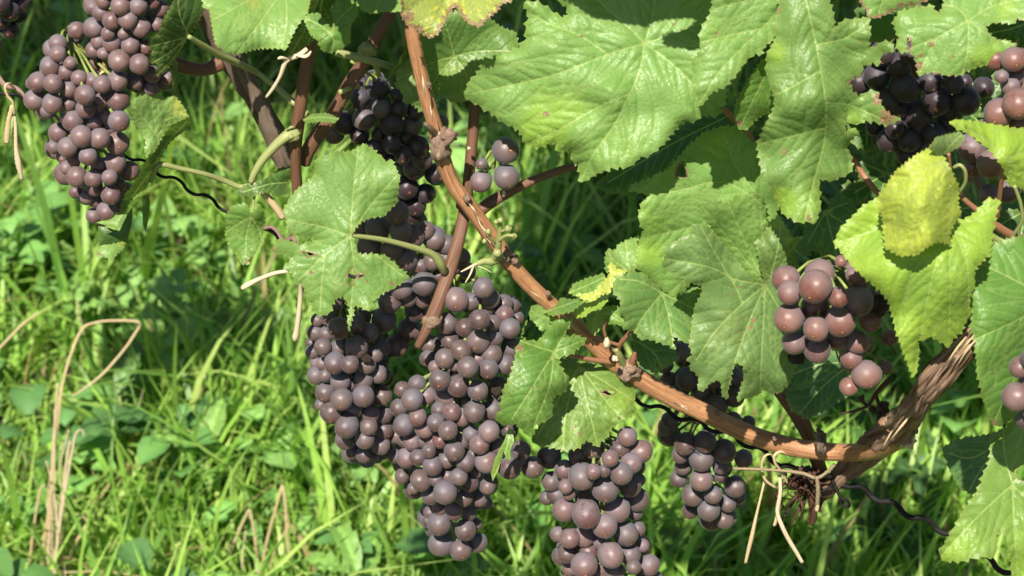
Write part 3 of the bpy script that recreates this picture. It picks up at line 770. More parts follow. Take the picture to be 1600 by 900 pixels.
b = Z((640, 430), 6, [(435,228,112,-6),(580,245,80),(690,115,98,-8),(750,220,90,6),(880,270,85,6),(730,320,62),(890,370,85),(940,498,90,-4),(780,450,75),(350,450,95),(515,490,80),(655,415,92,-10),(380,610,80),(640,620,105),(790,580,85),(960,680,95),(770,740,95,-4),(480,703,95,-9),(330,780,90,-3),(200,650,90,8),(170,780,75,8),(640,780,80),(420,850,50),(545,860,98,-9),(740,880,90,-5),(900,840,88,-4),(1010,400,60),(960,290,70,4),(240,860,60)]) + \
    Z((600, 560), 5, [(435,170,80),(580,215,80),(905,205,65),(735,255,78,-6),(850,280,50),(490,300,90,10),(330,290,75,8),(220,320,82,-8),(140,240,60),(260,200,70,8),(120,385,68),(262,457,70,-6),(155,520,80,-4),(320,540,78),(430,400,60),(405,500,65,-4),(530,420,68),(605,460,70),(705,415,82,-6),(650,340,45),(850,400,80,-4),(500,563,72,-6),(440,640,62),(390,650,60),(100,600,65),(220,650,70),(310,640,55),(160,640,50),(350,725,55,-6),(265,775,62,-4),(180,775,75),(90,765,55),(610,650,60),(680,590,62),(820,570,82,-6),(745,670,75,-4),(700,745,50),(550,725,78,-6),(640,815,72,-4),(490,790,70),(895,695,70),(800,810,82,-6),(380,840,78,-6),(965,560,45),(1070,720,75),(980,850,85,-4),(1050,790,60),(1160,850,85,-4)]) + \
    Z((600, 720), 5, [(290,150,82,-5),(405,145,50,-5),(140,120,55),(230,215,45),(365,270,75),(477,245,92,-10),(500,110,60),(585,125,66,-8),(665,170,68),(720,90,45),(810,200,62),(625,290,68,-4),(750,297,62,-4),(795,330,50),(545,392,72,-6),(430,370,55),(360,400,50),(350,470,50),(430,490,93,-8),(665,410,58),(638,540,78,-6),(720,495,45),(730,640,78),(445,650,92),(600,700,80,-4)])
bunch('grape_bunch', 'largest mauve bunch in the middle, hanging lowest and narrowing to five grapes', b, 6, 42, [(690, 395, 14, 4), (715, 430, 12, 5)], 'grape', .5, 6, .12)
b = Z((830, 660), 5, [(750,110,75),(690,200,75),(560,250,80,8),(480,210,75,8),(380,260,85,8),(140,270,90,6),(260,370,75),(160,460,75),(855,228,90,-6),(780,320,78,-8),(615,283,64,-12),(705,400,85,-12),(770,490,85),(485,385,60,-14),(570,380,50,-14),(580,520,100,-8),(395,420,100,-8),(270,500,55,-8),(295,560,48,-4),(200,560,75),(120,590,55),(260,680,92,-4),(430,715,105,-8),(420,590,70,6),(670,680,100),(820,600,90,8),(840,450,50,8),(810,700,60,6),(575,810,95,-8)]) + \
    Z((830, 720), 5, [(210,575,60),(300,605,75,-4),(415,585,82),(740,570,90,-4),(830,530,60),(870,660,50),(285,720,75),(450,710,70),(550,640,60),(620,735,95,-9),(775,730,80),(920,815,80),(800,830,55,-6),(415,815,100,-9),(300,840,60),(650,870,80),(540,870,60)])
ex = [(890, 918, 19), (925, 915, 19), (960, 915, 18), (995, 920, 18), (905, 945, 18), (945, 945, 18), (980, 948, 18), (930, 975, 18), (960, 975, 17), (1020, 905, 15)]
bunch('grape_bunch', 'pinkish bunch reaching the bottom edge, below the notched green leaf', b, 6, 36, [(930, 570, 30, 4), (925, 630, 20, 5)], 'grape', .5, 7, .5, extra=ex)
b = Z((1020, 540), 6, [(110,180,80),(270,60,90),(320,310,100),(150,330,80),(590,570,110),(900,720,60),(250,420,80),(450,420,80),(560,330,90),(480,200,90),(650,440,80),(130,760,80),(160,700,80),(420,640,90),(750,700,80),(760,300,95),(760,480,95),(640,250,90)]) + \
    Z((1020, 680), 6, [(310,80,100),(490,60,100),(455,215,110),(670,150,105),(260,180,80),(850,220,80),(280,300,75),(640,290,80),(240,410,75),(455,420,105,-6),(375,560,95),(565,560,80,-4),(350,710,72),(525,700,105,-5),(700,640,78),(670,790,82),(640,380,60),(770,480,95),(800,580,70),(140,10,75)])
bunch('grape_bunch', 'half-shaded bunch beneath the thick horizontal part of the brown cane', b, 68, 34, [(1130, 520, 50, 4)], 'grape', .45, 8, .15)
b = Z((1190, 390), 5, [(190,230,105),(220,335,90,-6),(455,190,110,8),(420,285,125,-14),(215,535,115,-8),(415,450,110,8),(255,725,92),(425,620,95,-10),(435,780,105,2),(600,370,78,-14),(615,560,120,-4),(760,400,110,-4),(620,90,45,6),(720,200,60,4),(770,240,80),(860,380,70),(850,550,90,10),(590,700,80,10),(740,720,90,8),(700,850,80,12),(1000,690,65,14)]) + Z((1280, 500), 7.5, [(560,640,165,2),(350,780,105,-4),(380,450,140,12),(780,560,80,10),(500,260,100,14)])
rb = bunch('grape_bunch', 'small bunch of large pink grapes in front of the big pointed leaf at right', b, -76, 24, [(1400, 580, -62, 6), (1375, 560, -70, 6), (1330, 530, -76, 5)], 'grape_pink', .3, 9, .25)
dried(rb, 1374, 478, -94, 17); dried(rb, 1244, 560, -72, 13); dried(rb, 1364, 474, -100, 9)
b = Z((1320, 60), 4.286, [(100,290,80),(215,250,85),(360,180,85),(270,420,90),(400,330,95),(570,280,80),(620,420,95),(490,510,95),(360,470,70),(300,680,85),(430,680,80),(340,600,70),(590,640,80),(200,590,60),(420,780,70),(735,310,60,-10),(810,420,90,-10),(800,290,50),(930,330,70),(250,100,80),(450,100,80),(700,180,80),(560,730,70),(700,560,80),(720,480,80)])
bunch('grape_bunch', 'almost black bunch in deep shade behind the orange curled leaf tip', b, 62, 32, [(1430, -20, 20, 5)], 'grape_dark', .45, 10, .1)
b = Z((1320, 60), 4.286, [(1130,140,80),(1050,255,45,-8),(1140,260,60),(1110,320,60,-4),(1030,500,98,-4),(1160,440,100,-6),(1180,580,80),(1080,430,60),(855,730,100),(980,840,90,-6),(860,870,60),(1010,140,70),(1190,300,80,4)]) + [(1545, 305, 16), (1575, 300, 17), (1520, 270, 16, 6), (1598, 180, 20), (1590, 240, 20, 8), (1560, 240, 20, 8), (1540, 205, 19, 8), (1600, 215, 18, 6), (1595, 95, 19)]
bunch('grape_bunch', 'pale mauve bunch at the right edge above and below the yellow-green leaf', b, -45, 28, [(1600, 40, -20, 5)], 'grape_pink', .45, 11, .45)
b = Z((540, 260), 4, [(845,95,62,-2),(1005,65,78),(850,-15,37,-2),(1000,-100,78,3)])
bunch('grape_bunch', 'tiny cluster of four grapes between the two canes at centre top', b, 0, 6, [(745, 262, 4, 4), (768, 262, 0, 4)], 'grape', 0, 12, .4, fr=14)
b = [(1588, 620, 22), (1594, 573, 16), (1612, 600, 20, 8), (1618, 640, 20), (1615, 560, 20), (1630, 590, 18), (1605, 655, 17, 8), (1640, 620, 18)]
bunch('grape_bunch', 'two purple grapes showing at the right edge beside the veined leaf', b, -178, 16, [(1630, 500, -150, 4)], 'grape', .2, 13, .2, group='grape bunches hanging on the vine')
b = Z((0, 0), 3, [(40,50,50),(95,15,45),(90,70,38),(45,140,42),(8,95,42),(0,20,45)]) + [(-15, 40, 16), (15, -15, 16), (-10, 10, 16), (-20, -15, 16)]
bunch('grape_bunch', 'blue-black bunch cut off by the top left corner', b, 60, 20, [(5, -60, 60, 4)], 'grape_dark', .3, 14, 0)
BUN = [o for o in COL.objects if o.get('category') == 'grape bunch']
dried(BUN[5], 776, 610, -32, 9); dried(BUN[5], 716, 702, -36, 8); dried(BUN[4], 572, 560, -30, 8); dried(BUN[6], 905, 800, -26, 8)
# ================================================================== CANES
def shoot(label, ref, cat='vine cane', group='canes of the grapevine', name='vine_cane'):
    return thing(name, label, cat, at(*ref), group)

# ---- main long cane
mc = shoot('long orange-brown cane arching diagonally from top centre down to the peeling wood', (640, 20, -8))
tube('cane', [(636,-60,-6,22),(638,10,-8,22),(650,80,-9,23),(666,150,-10,23),(680,200,-10,24),(689,240,-11,26),(706,285,-11,24),(735,325,-12,25),(768,370,-12,27),(800,415,-12,26),(845,462,-11,25),(900,510,-10,27),(950,555,-8,31),(985,582,-6,33),(1040,615,-4,30),(1110,650,-2,30),(1180,682,0,29),(1250,700,2,30),(1320,707,-6,28),(1370,703,-34,28),(1400,688,-56,30),(1412,670,-64,26)], M['cane'], mc, 18, 4, .10)
lump('node', 686, 226, -14, 17, 24, M['knot'], mc, 3, .5)
lump('node', 702, 212, -17, 11, 9, M['knot'], mc, 4, .6)
tube('bud_stub', [(684,214,-14,12),(672,200,-22,10),(664,193,-25,6)], M['knot'], mc, 8, 3, .3)
tube('bud_stub', [(690,228,-16,14),(705,218,-22,9),(712,206,-24,4)], M['knot'], mc, 8, 3, .3)
lump('node', 786, 398, -16, 13, 11, M['knot'], mc, 5, .5)
lump('node', 981, 578, -12, 19, 15, M['knot'], mc, 6, .5)
tube('bud_stub', [(975,572,-12,12),(968,556,-18,11),(962,545,-20,8)], M['greenstem'], mc, 9, 3, .2)
tube('bud_stub', [(985,575,-10,13),(990,560,-14,12),(992,548,-16,6)], M['redstem'], mc, 9, 3, .2)
tube('side_stem', [(965,560,-14,8),(968,540,-20,8),(980,524,-26,7),(988,512,-30,5)], M['redstem'], mc, 8, 3, .1)
tube('side_stem', [(958,566,-14,9),(925,562,-20,8),(895,556,-26,7),(868,550,-34,5)], M['redstem'], mc, 8, 3, .1)
tube('side_stem', [(968,540,-20,6),(950,532,-24,5),(944,515,-26,5),(947,500,-28,4)], M['redstem'], mc, 7, 3, .1)
lump('bud_scale', 948, 536, -30, 5, 9, M['straw_pale'], mc, 8, .4)
lump('bud_scale', 961, 560, -30, 5, 5, M['straw_pale'], mc, 9, .4)
lump('bark_scar', 1283, 695, -12, 9, 14, M['greywood'], mc, 12, .7)
lump('bark_scar', 1281, 680, -10, 8, 9, M['greywood'], mc, 13, .7)
for (xa, ya, xb, yb, w_) in ((752,352,778,388,3.5),(760,372,790,405,3),(745,338,760,372,2.5),(1050,627,1075,640,3.5),(1058,632,1072,636,2),(660,118,664,150,4),(733,318,748,338,3),(672,165,676,190,2.5),(880,498,905,520,2.5),(830,455,850,470,2)):
    tube('bark_strip', [(xa, ya, -25, .8), ((xa + xb) / 2, (ya + yb) / 2, -26.5 if ya < 500 else -19, w_), (xb, yb, -24, .8)], M['straw_pale'], mc, 6, 3, .4, 0, 0, .3)
for (x_, y_, q_) in ((798,412,8),(850,466,5),(724,318,7),(664,140,5),(1115,652,5),(1205,690,6)): lump('bud', x_ + 6, y_ - 7, -17 if y_ < 600 else -8, q_ * .8, q_, M['knot'], mc, q_ + x_, .5)
# ---- green fruit stalk remnant
fs = thing('grape_stalk', 'short bare green fruit stalk with knobs on the long cane', 'grape stalk', at(775, 400, -20))
tube('stalk', [(786,400,-18,10),(770,408,-26,14),(757,408,-28,11),(745,412,-30,8)], M['greenstem'], fs, 10, 3, .2)
multi_tube('branchlets', [[(772,405,-26,12),(778,388,-30,11),(780,370,-32,9),(782,345,-34,5)], [(780,375,-32,7),(792,368,-36,6),(803,369,-38,5)], [(779,382,-30,6),(768,372,-34,5),(762,362,-36,4)], [(782,362,-33,5),(792,358,-36,4),(795,354,-37,5)], [(781,352,-34,4),(776,348,-36,5)]], M['greenstem'], fs, 8, 3, .2)
for i, (x, y, q) in enumerate([(782,344,5),(803,369,5),(794,357,6),(763,362,5),(775,347,4),(777,395,7),(757,377,4)]): lump('knob', x, y, -36, q, q, M['greenstem'], fs, i, .3, sub=2)
multi_tube('dry_fibres', [[(745,412,-30,5),(735,417,-33,4),(720,425,-36,2)], [(740,414,-32,4),(735,428,-34,3),(727,442,-36,1.5)], [(745,415,-30,2),(758,420,-33,1.5),(768,426,-35,1)]], M['straw_pale'], fs, 6, 3, .3)

# ---- cane A with reddish bark
ca = shoot('upright red-brown cane at left of centre behind the pale holed leaf', (465, 240, 5))
tube('cane', [(484,60,2,20),(478,110,3,20),(470,160,4,20),(464,205,5,21),(462,250,6,18),(465,300,8,17),(468,340,9,15)], M['cane_dark'], ca, 14, 4, .12)
tube('green_side_shoot', [(462,205,2,20),(448,213,-2,18),(430,228,-4,15),(412,248,-6,13),(398,270,-8,11),(392,285,-9,9)], M['greenstem'], ca, 12, 4, .12)
lump('node', 455, 210, 0, 13, 11, M['greenstem'], ca, 15, .35)
tube('side_stem', [(395,285,-8,9),(415,305,-6,11),(432,325,-5,12),(442,340,-4,12)], M['straw'], ca, 9, 4, .15)
# ---- cane B
cb = shoot('dark reddish cane slanting from top centre-left down behind the upright cane', (560, 100, 14))
tube('cane', [(612,18,16,18),(596,45,15,21),(577,80,14,22),(560,110,14,22),(540,140,14,21),(520,180,14,22),(500,205,14,24),(482,235,14,22),(475,255,14,20)], M['cane_dark'], cb, 14, 4, .14)
lump('node', 574, 78, 11, 14, 12, M['greenstem'], cb, 16, .3)
tube('side_stem', [(525,82,-4,13),(560,90,-1,13),(590,98,3,12),(618,107,10,9)], M['greenstem'], cb, 10, 4, .08)
tube('side_stem', [(578,88,12,9),(588,104,12,9),(592,118,20,8)], M['greenstem'], cb, 9, 4, .08)
tube('side_stem', [(530,145,8,9),(545,138,10,8),(560,135,25,7)], M['greenstem'], cb, 9, 4, .08)
# ---- cane C and lateral D
cc = shoot('straight brown cane crossing behind the long cane and ending above the grapes', (720, 340, -4))
tube('cane', [(745,120,22,16),(741,180,20,17),(737,230,16,17),(732,280,10,18),(728,320,6,20),(718,370,-4,21),(703,420,-14,22),(690,458,-24,21),(677,493,-30,22),(665,518,-34,16),(652,542,-36,12)], M['cane_dark'], cc, 16, 4, .12)
lump('node', 676, 500, -31, 15, 13, M['knot'], cc, 18, .35)
lump('node', 727, 318, 4, 14, 12, M['cane_dark'], cc, 19, .25)
tube('side_cane', [(905,258,20,12),(870,268,16,13),(830,283,12,14),(790,303,8,17),(762,320,5,20),(745,335,2,18)], M['cane_dark'], cc, 12, 4, .12)
lump('bud_scale', 733, 232, 4, 3, 3, M['straw_pale'], cc, 20, .3)
lump('bud_scale', 787, 302, -2, 3, 6, M['straw_pale'], cc, 21, .3)
# ---- short cane under right leaf
ce = shoot('short dark cane going down from the big pointed leaf to the tied knot', (1250, 640, 20), name='vine_cane')
tube('cane', [(1205,580,14,26),(1222,608,16,28),(1245,645,18,26),(1262,680,20,22),(1275,715,22,22),(1288,750,24,20)], M['cane_dark'], ce, 14, 4, .15)
lump('node', 1222, 610, 14, 18, 12, M['cane_dark'], ce, 25, .45)
# ---- right old wood
ow = shoot('thick peeling old wood at right, lit with shadow stripes', (1410, 660, 6), 'vine arm', None, 'old_vine_arm')
tube('trunk', [(1640,440,-60,44),(1580,482,-110,40),(1530,522,-128,41),(1490,562,-136,42),(1452,605,-132,41),(1425,640,-105,42),(1405,668,-62,46),(1370,692,-24,44),(1342,720,6,36),(1312,746,16,30),(1286,770,22,22),(1268,790,24,12)], M['oldwood'], ow, 44, 3, .34, .17, 6)
lump('node', 1408, 664, -62, 24, 22, M['oldwood'], ow, 31, .7, None, 4)
for i in range(18):
    r_ = random.Random(i + 40); t = r_.random(); x = 1520 - 105 * t + r_.uniform(-16, 16); y = 530 + 130 * t + r_.uniform(-16, 16)
    L_ = r_.uniform(20, 55); o_ = -156 + 46 * t
    tube('bark_strip', [(x, y, o_ - 2, 3), (x - L_ * .3, y + L_ * .36, o_ - 5, 4.5), (x - L_ * .62, y + L_ * .80 + r_.uniform(-4, 4), o_ - 4 + r_.uniform(-4, 3), 1.2)], M['oldwood'] if i % 3 else M['straw'], ow, 6, 4, .3, 0, 0, .35)
lump('lichen_tuft', 1418, 690, -64, 10, 10, M['straw_pale'], ow, 33, .9)
# ---- left old wood
lw = shoot('weathered grey-brown old wood slanting down at upper left', (360, 110, 35), 'vine arm', None, 'old_vine_arm')
tube('trunk', [(300,-50,20,34),(322,20,24,34),(348,70,30,34),(375,112,35,36),(402,158,38,34),(425,205,40,34),(446,248,42,36),(455,275,42,26)], M['greywood'], lw, 30, 3, .10, .26, 10)
tube('dark_stub', [(345,98,30,26),(325,108,26,20),(300,108,24,22),(270,98,22,26),(240,88,22,22)], M['cane_dark'], lw, 14, 4, .2)
tube('green_shoot', [(400,112,20,9),(430,135,14,10),(456,158,8,11),(476,172,5,10),(480,183,4,8)], M['greenstem'], lw, 10, 4, .1)

# ---- reddish shoot behind the right leaves
rs = shoot('thin reddish shoot glimpsed between the big folded leaf and the bright leaf', (1350, 275, 0))
tube('cane', [(1130,170,10,10),(1165,205,8,11),(1200,250,5,11),(1270,235,10,11),(1325,245,4,11),(1350,275,0,10),(1372,302,-10,9),(1400,330,-30,8)], M['redstem'], rs, 10, 4, .1)
# ---- yellow green tendril shoot
ts = shoot('pale yellow-green shoot with curling tendrils at the right edge', (1570, 370, -120), 'vine shoot', None, 'vine_shoot')
tube('stem', [(1490,295,-105,8),(1510,315,-103,9),(1535,335,-100,10),(1560,355,-95,14),(1585,370,-90,15),(1615,378,-85,15)], M['redstem'], ts, 10, 4, .12)
tube('stem', [(1540,352,-97,5),(1552,370,-93,11),(1580,382,-90,12),(1615,385,-85,12)], M['greenstem'], ts, 10, 4, .12)
tube('tendril', [(1585,290,-115,6),(1595,320,-113,6),(1597,345,-111,6),(1585,365,-107,6),(1575,380,-103,5)], M['greenstem'], ts, 8, 3, .05)
tube('tendril', [(1490,262,-113,6),(1500,258,-115,6),(1508,268,-115,6),(1508,285,-113,6),(1500,300,-110,5),(1498,310,-105,4)], M['greenstem'], ts, 8, 3, .05)
tube('tendril', [(1482,240,-115,6),(1484,255,-113,5),(1486,270,-111,4)], M['redstem'], ts, 8, 3, .05)

# ================================================================== LEAVES
# --- leaves on cane A / left
leaf(ca, [(463,297),(493,273),(492,250),(503,247),(523,237),(547,237),(570,225),(582,233),(597,245),(602,253),(613,250),(618,263),(625,277),(622,296),(620,317),(600,337),(573,342),(560,350),(552,363),(547,368),(553,377),(557,397),(583,397),(603,400),(617,413),(630,425),(638,435),(613,452),(603,455),(582,470),(583,480),(573,485),(557,477),(550,480),(553,487),(545,518),(543,500),(547,482),(537,463),(523,467),(517,487),(507,492),(497,493),(490,480),(480,467),(473,443),(460,443),(458,428),(443,418),(457,403),(427,393),(425,388),(437,373),(453,377),(467,383),(480,378),(494,378),(488,371),(472,373),(450,360),(447,343),(443,327),(453,310)],
     [(547,368,-56),(460,300,-44),(560,235,-30),(620,290,-38),(440,395,-56),(500,485,-72),(632,430,-58),(550,500,-74)],
     veins=[[(547,368),(505,355),(450,343)],[(547,368),(508,398),(467,437)],[(547,368),(552,300),(560,235)],[(547,368),(580,320),(620,275)],[(547,368),(553,420),(548,480)],[(508,398),(503,440),(500,487)],[(547,368),(590,400),(630,432)]],
     col='pale', col2='green', brown_edge=.32, spots=[(547,432,9),(486,425,5),(425,388,7),(612,443,6),(573,440,3),(505,305,3)], holes=[[(545,424),(552,419),(556,432),(551,447),(543,444)],[(559,427),(567,425),(568,431),(562,434)],[(471,392),(490,395),(494,399),(478,400)]],
     teeth=(9,2.4), dome=1.1, wob=1.4, label='pale holed leaf with brown torn edges, lit in front of the dark bunches',
     petiole=[(547,368,-54,7),(575,371,-48,8),(610,377,-40,9),(650,388,-32,10),(675,397,-27,12),(688,412,-24,15),(694,425,-20,12)], sv=16)
leaf(ca, [(352,340),(360,323),(383,317),(388,324),(393,338),(397,323),(405,318),(412,330),(414,350),(410,375),(400,395),(387,405),(390,413),(378,413),(371,400),(358,385),(352,365)],
     [(393,338,-14),(352,360,-10),(385,410,-22),(412,350,-8)], veins=[[(393,338),(385,370),(384,402)],[(393,338),(372,350),(355,362)],[(393,338),(405,360),(408,375)]], col='green', teeth=(7,1.6), grid=3.6, wob=.8, spots=[(384,408,6)], label='small rounded leaf hanging alone left of the holed leaf', petiole=[(393,338,-13,4),(396,320,-10,4),(398,300,-8,5),(400,288,-8,5)], sv=10)
leaf(ca, [(368,300),(383,290),(400,284),(420,277),(437,263),(455,260),(454,277),(447,290),(450,303),(432,306),(415,300),(395,306),(375,306)], [(380,298,-10),(450,268,4),(445,300,-4)], veins=[[(450,285),(420,288),(380,300)]], col='deep', teeth=(8,2), grid=3.6, label='small dark leaf in shade beside the green side shoot', sv=12)
leaf(ca, [(473,187),(487,178),(510,177),(530,185),(523,192),(500,190),(480,192)], [(473,187,-6),(530,186,-12),(500,177,0)], veins=[[(475,187),(500,183),(528,186)]], col='green', teeth=(6,1.2), grid=3, wob=.6, sv=8, label='tiny leaf across the dark canes')
cl = leaf(ca, [(202,163),(213,152),(240,145),(257,153),(273,150),(287,167),(295,184),(280,190),(263,197),(253,213),(247,227),(233,241),(228,247),(226,235),(228,220),(213,197),(205,183)],
     [(202,165,-32),(290,180,-20),(240,150,-22),(230,240,-34),(270,190,-22)], veins=[[(250,258),(246,215),(235,150)],[(246,215),(265,180),(290,172)],[(246,215),(225,185),(208,165)]], col='pale', col2='yellow', c2pts=[(285,165,14)], teeth=(8,1.8), wob=1., label='curled leaf folded over beside the left bunch, sunny upper side', sv=12)
leaf(ca, [(295,184),(294,200),(267,220),(253,240),(247,260),(240,280),(227,292),(213,303),(200,320),(190,345),(187,325),(197,302),(216,281),(222,266),(225,256),(242,238),(260,206),(280,190)],
     [(292,188,-24),(225,262,-38),(245,262,-14),(190,340,-20),(265,215,-12)], veins=[[(292,190),(262,222),(240,262),(212,300),(192,340)]], col='deep', teeth=(8,1.6), wob=.8, brown_edge=.2, label='dark underside of the curled leaf beside the left bunch',
     petiole=[(236,284,-22,7),(248,258,-22,9),(280,263,-18,8),(320,272,-12,8),(350,282,-6,9),(375,292,-4,9),(392,290,-4,9)], sv=12)
leaf(ca, [(150,348),(177,337),(193,327),(198,337),(187,360),(173,355)], [(150,348,-36),(197,330,-30),(187,360,-38)], col='pale', teeth=None, grid=3.4, wob=.6, sv=0, label='small pale torn flap at the foot of the left bunch')
leaf(ca, [(153,353),(173,357),(187,361),(198,338),(207,322),(206,350),(199,377),(187,383),(167,382),(154,384)], [(153,355,-26),(205,330,-18),(190,380,-22)], col='deep', teeth=None, grid=3.4, wob=.8, sv=0)
leaf(ca, [(153,388),(167,383),(180,381),(195,376),(193,388),(185,395),(174,408),(163,400),(152,404)], [(153,388,-28),(190,380,-24),(174,408,-32)], col='pale', col2='yellow', teeth=(7,2), grid=3.4, wob=.8, sv=0, brown_edge=.2, spots=[(153,397,5)], label='yellowed ragged leaf tip hanging lowest at left')
leaf(ca, [(222,307),(233,303),(234,327),(228,365),(223,350)], [(222,307,-14),(234,307,-6),(228,365,-12)], col='green', teeth=None, grid=3.4, wob=.5, sv=0)
# --- leaves on left old wood
leaf(lw, [(282,-20),(272,0),(257,27),(248,50),(234,60),(232,72),(238,80),(233,97),(248,100),(241,120),(257,113),(277,88),(294,58),(310,35),(318,15),(320,-20)],
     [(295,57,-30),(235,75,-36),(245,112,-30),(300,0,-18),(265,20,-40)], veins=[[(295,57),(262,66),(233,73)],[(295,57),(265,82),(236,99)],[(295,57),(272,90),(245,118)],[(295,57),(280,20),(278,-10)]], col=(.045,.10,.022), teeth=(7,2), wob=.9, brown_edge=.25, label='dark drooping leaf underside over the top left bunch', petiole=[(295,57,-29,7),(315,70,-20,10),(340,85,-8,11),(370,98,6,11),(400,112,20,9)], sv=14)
leaf(lw, [(273,90),(278,100),(276,130),(278,150),(271,145),(267,112)], [(273,92,-22),(276,150,-26),(268,115,-30)], col='deep', teeth=(6,1.4), grid=3.4, sv=0)
leaf(lw, [(313,-20),(318,12),(327,14),(333,50),(337,70),(353,82),(367,85),(380,82),(400,76),(420,75),(447,77),(453,63),(465,40),(482,18),(490,-20)],
     [(330,30,-28),(400,78,-38),(480,10,-10),(400,-20,-4)], veins=[[(445,-20),(410,30),(372,82)],[(445,-20),(390,0),(335,30)],[(445,-20),(448,30),(440,74)]], col='pale', col2='yellow', c2pts=[(392,12,12)], teeth=(8,2), brown_edge=.35, spots=[(365,42,3)], label='bright green leaf cut by the top edge at left', sv=18)
# --- top centre shoot (above cane A)
tsht = shoot('upper shoot whose leaves hang into the top of the picture left of centre', (560, -60, 0), 'vine shoot', None, 'vine_shoot')
tube('stem', [(430,-90,0,14),(500,-70,0,15),(580,-62,2,15),(680,-70,2,14)], M['cane_dark'], tsht, 10, 5, .1)
leaf(tsht, [(482,18),(453,70),(449,88),(467,80),(490,63),(512,40),(529,0),(520,-25),(490,-20)], [(482,18,-22),(450,88,-18),(525,0,-2),(500,50,-8)], veins=[[(505,-20),(480,40),(455,84)],[(505,-10),(497,30),(480,72)]], col='deep', teeth=(7,1.5), wob=2.2, brown_edge=.2, label='dark crumpled leaf fold above the upright cane', sv=10)
leaf(tsht, [(473,27),(483,22),(497,20),(507,30),(518,47),(522,30),(517,13),(527,0),(540,-8),(557,7),(560,23),(548,40),(547,67),(534,76),(517,83),(505,80),(496,68),(513,54),(497,64),(485,54)], [(473,27,-34),(517,83,-40),(560,20,-24),(515,48,-42),(530,0,-24)], veins=[[(516,52),(530,30),(550,10)],[(516,52),(500,40),(478,28)],[(516,52),(522,65),(518,82)]], col='green', col2='bluish', c2pts=[(500,35,20)], teeth=(6,1.4), wob=1.4, grid=3.8, brown_edge=.2, label='small twisted leaf with pale curled edge above the canes', sv=12)
multi_tube('dry_shred', [[(480,76,-24,6),(468,86,-26,9),(448,95,-28,8),(438,118,-28,6),(428,136,-27,6),(416,152,-26,4)], [(462,86,-28,4),(478,88,-30,6),(486,80,-28,3)], [(452,93,-28,3),(440,90,-31,6),(434,92,-32,3)]], M['straw_pale'], tsht, 7, 3, .5)
leaf(tsht, [(550,-25),(553,5),(565,16),(580,22),(600,18),(612,19),(628,17),(630,-25)], [(560,10,-14),(625,15,-16),(590,-25,0)], veins=[[(600,-25),(592,0),(588,20)]], col='pale', teeth=(8,1.5), label='leaf edge at the top beside the yellowed leaf', sv=16)
leaf(tsht, [(622,-25),(626,0),(630,17),(627,25),(637,40),(648,43),(657,52),(673,60),(685,52),(693,37),(702,20),(712,8),(717,17),(725,28),(733,37),(750,42),(760,30),(777,17),(785,5),(800,2),(805,-25)],
     [(630,0,-40),(673,58,-46),(745,40,-46),(800,0,-36),(710,-25,-22)], veins=[[(708,-25),(690,10),(672,50)],[(708,-25),(735,5),(748,38)],[(708,-25),(665,-5),(632,20)],[(708,-25),(760,-8),(790,-2)]], col='yellow', net=.85, brown_edge=.95, spots=[(640,25,14),(655,45,10),(750,40,9)], teeth=(8,2.2), label='yellow leaf with green veins and scorched brown edge at top centre', sv=9)
# --- leaf behind the cane (L6)
leaf(mc, [(640,70),(626,90),(618,107),(620,118),(618,133),(630,147),(633,160),(647,163),(657,175),(668,165),(680,157),(686,147),(697,153),(708,159),(723,160),(740,150),(790,130),(815,90),(805,50),(782,42),(750,15),(700,18),(660,42)],
     [(710,88,30),(625,110,14),(650,170,4),(730,155,12),(800,60,30),(700,20,26)], veins=[[(710,88),(670,100),(620,125)],[(710,88),(680,125),(657,172)],[(710,88),(730,120),(725,158)],[(710,88),(750,80),(805,80)],[(710,88),(700,50),(690,20)]], col=(.13,.24,.06), col2=(.25,.33,.08), c2pts=[(640,110,30),(720,140,40)], net=.7, teeth=(9,2.6), spots=[(628,100,5),(619,118,5)], label='shaded leaf with darker vein network just behind the long cane', sv=12)
leaf(mc, [(640,72),(628,86),(613,108),(604,125),(600,134),(612,122),(622,108),(640,92),(642,80)], [(640,74,8),(602,130,-4),(625,100,8)], col='deep', teeth=None, grid=3.6, sv=0)

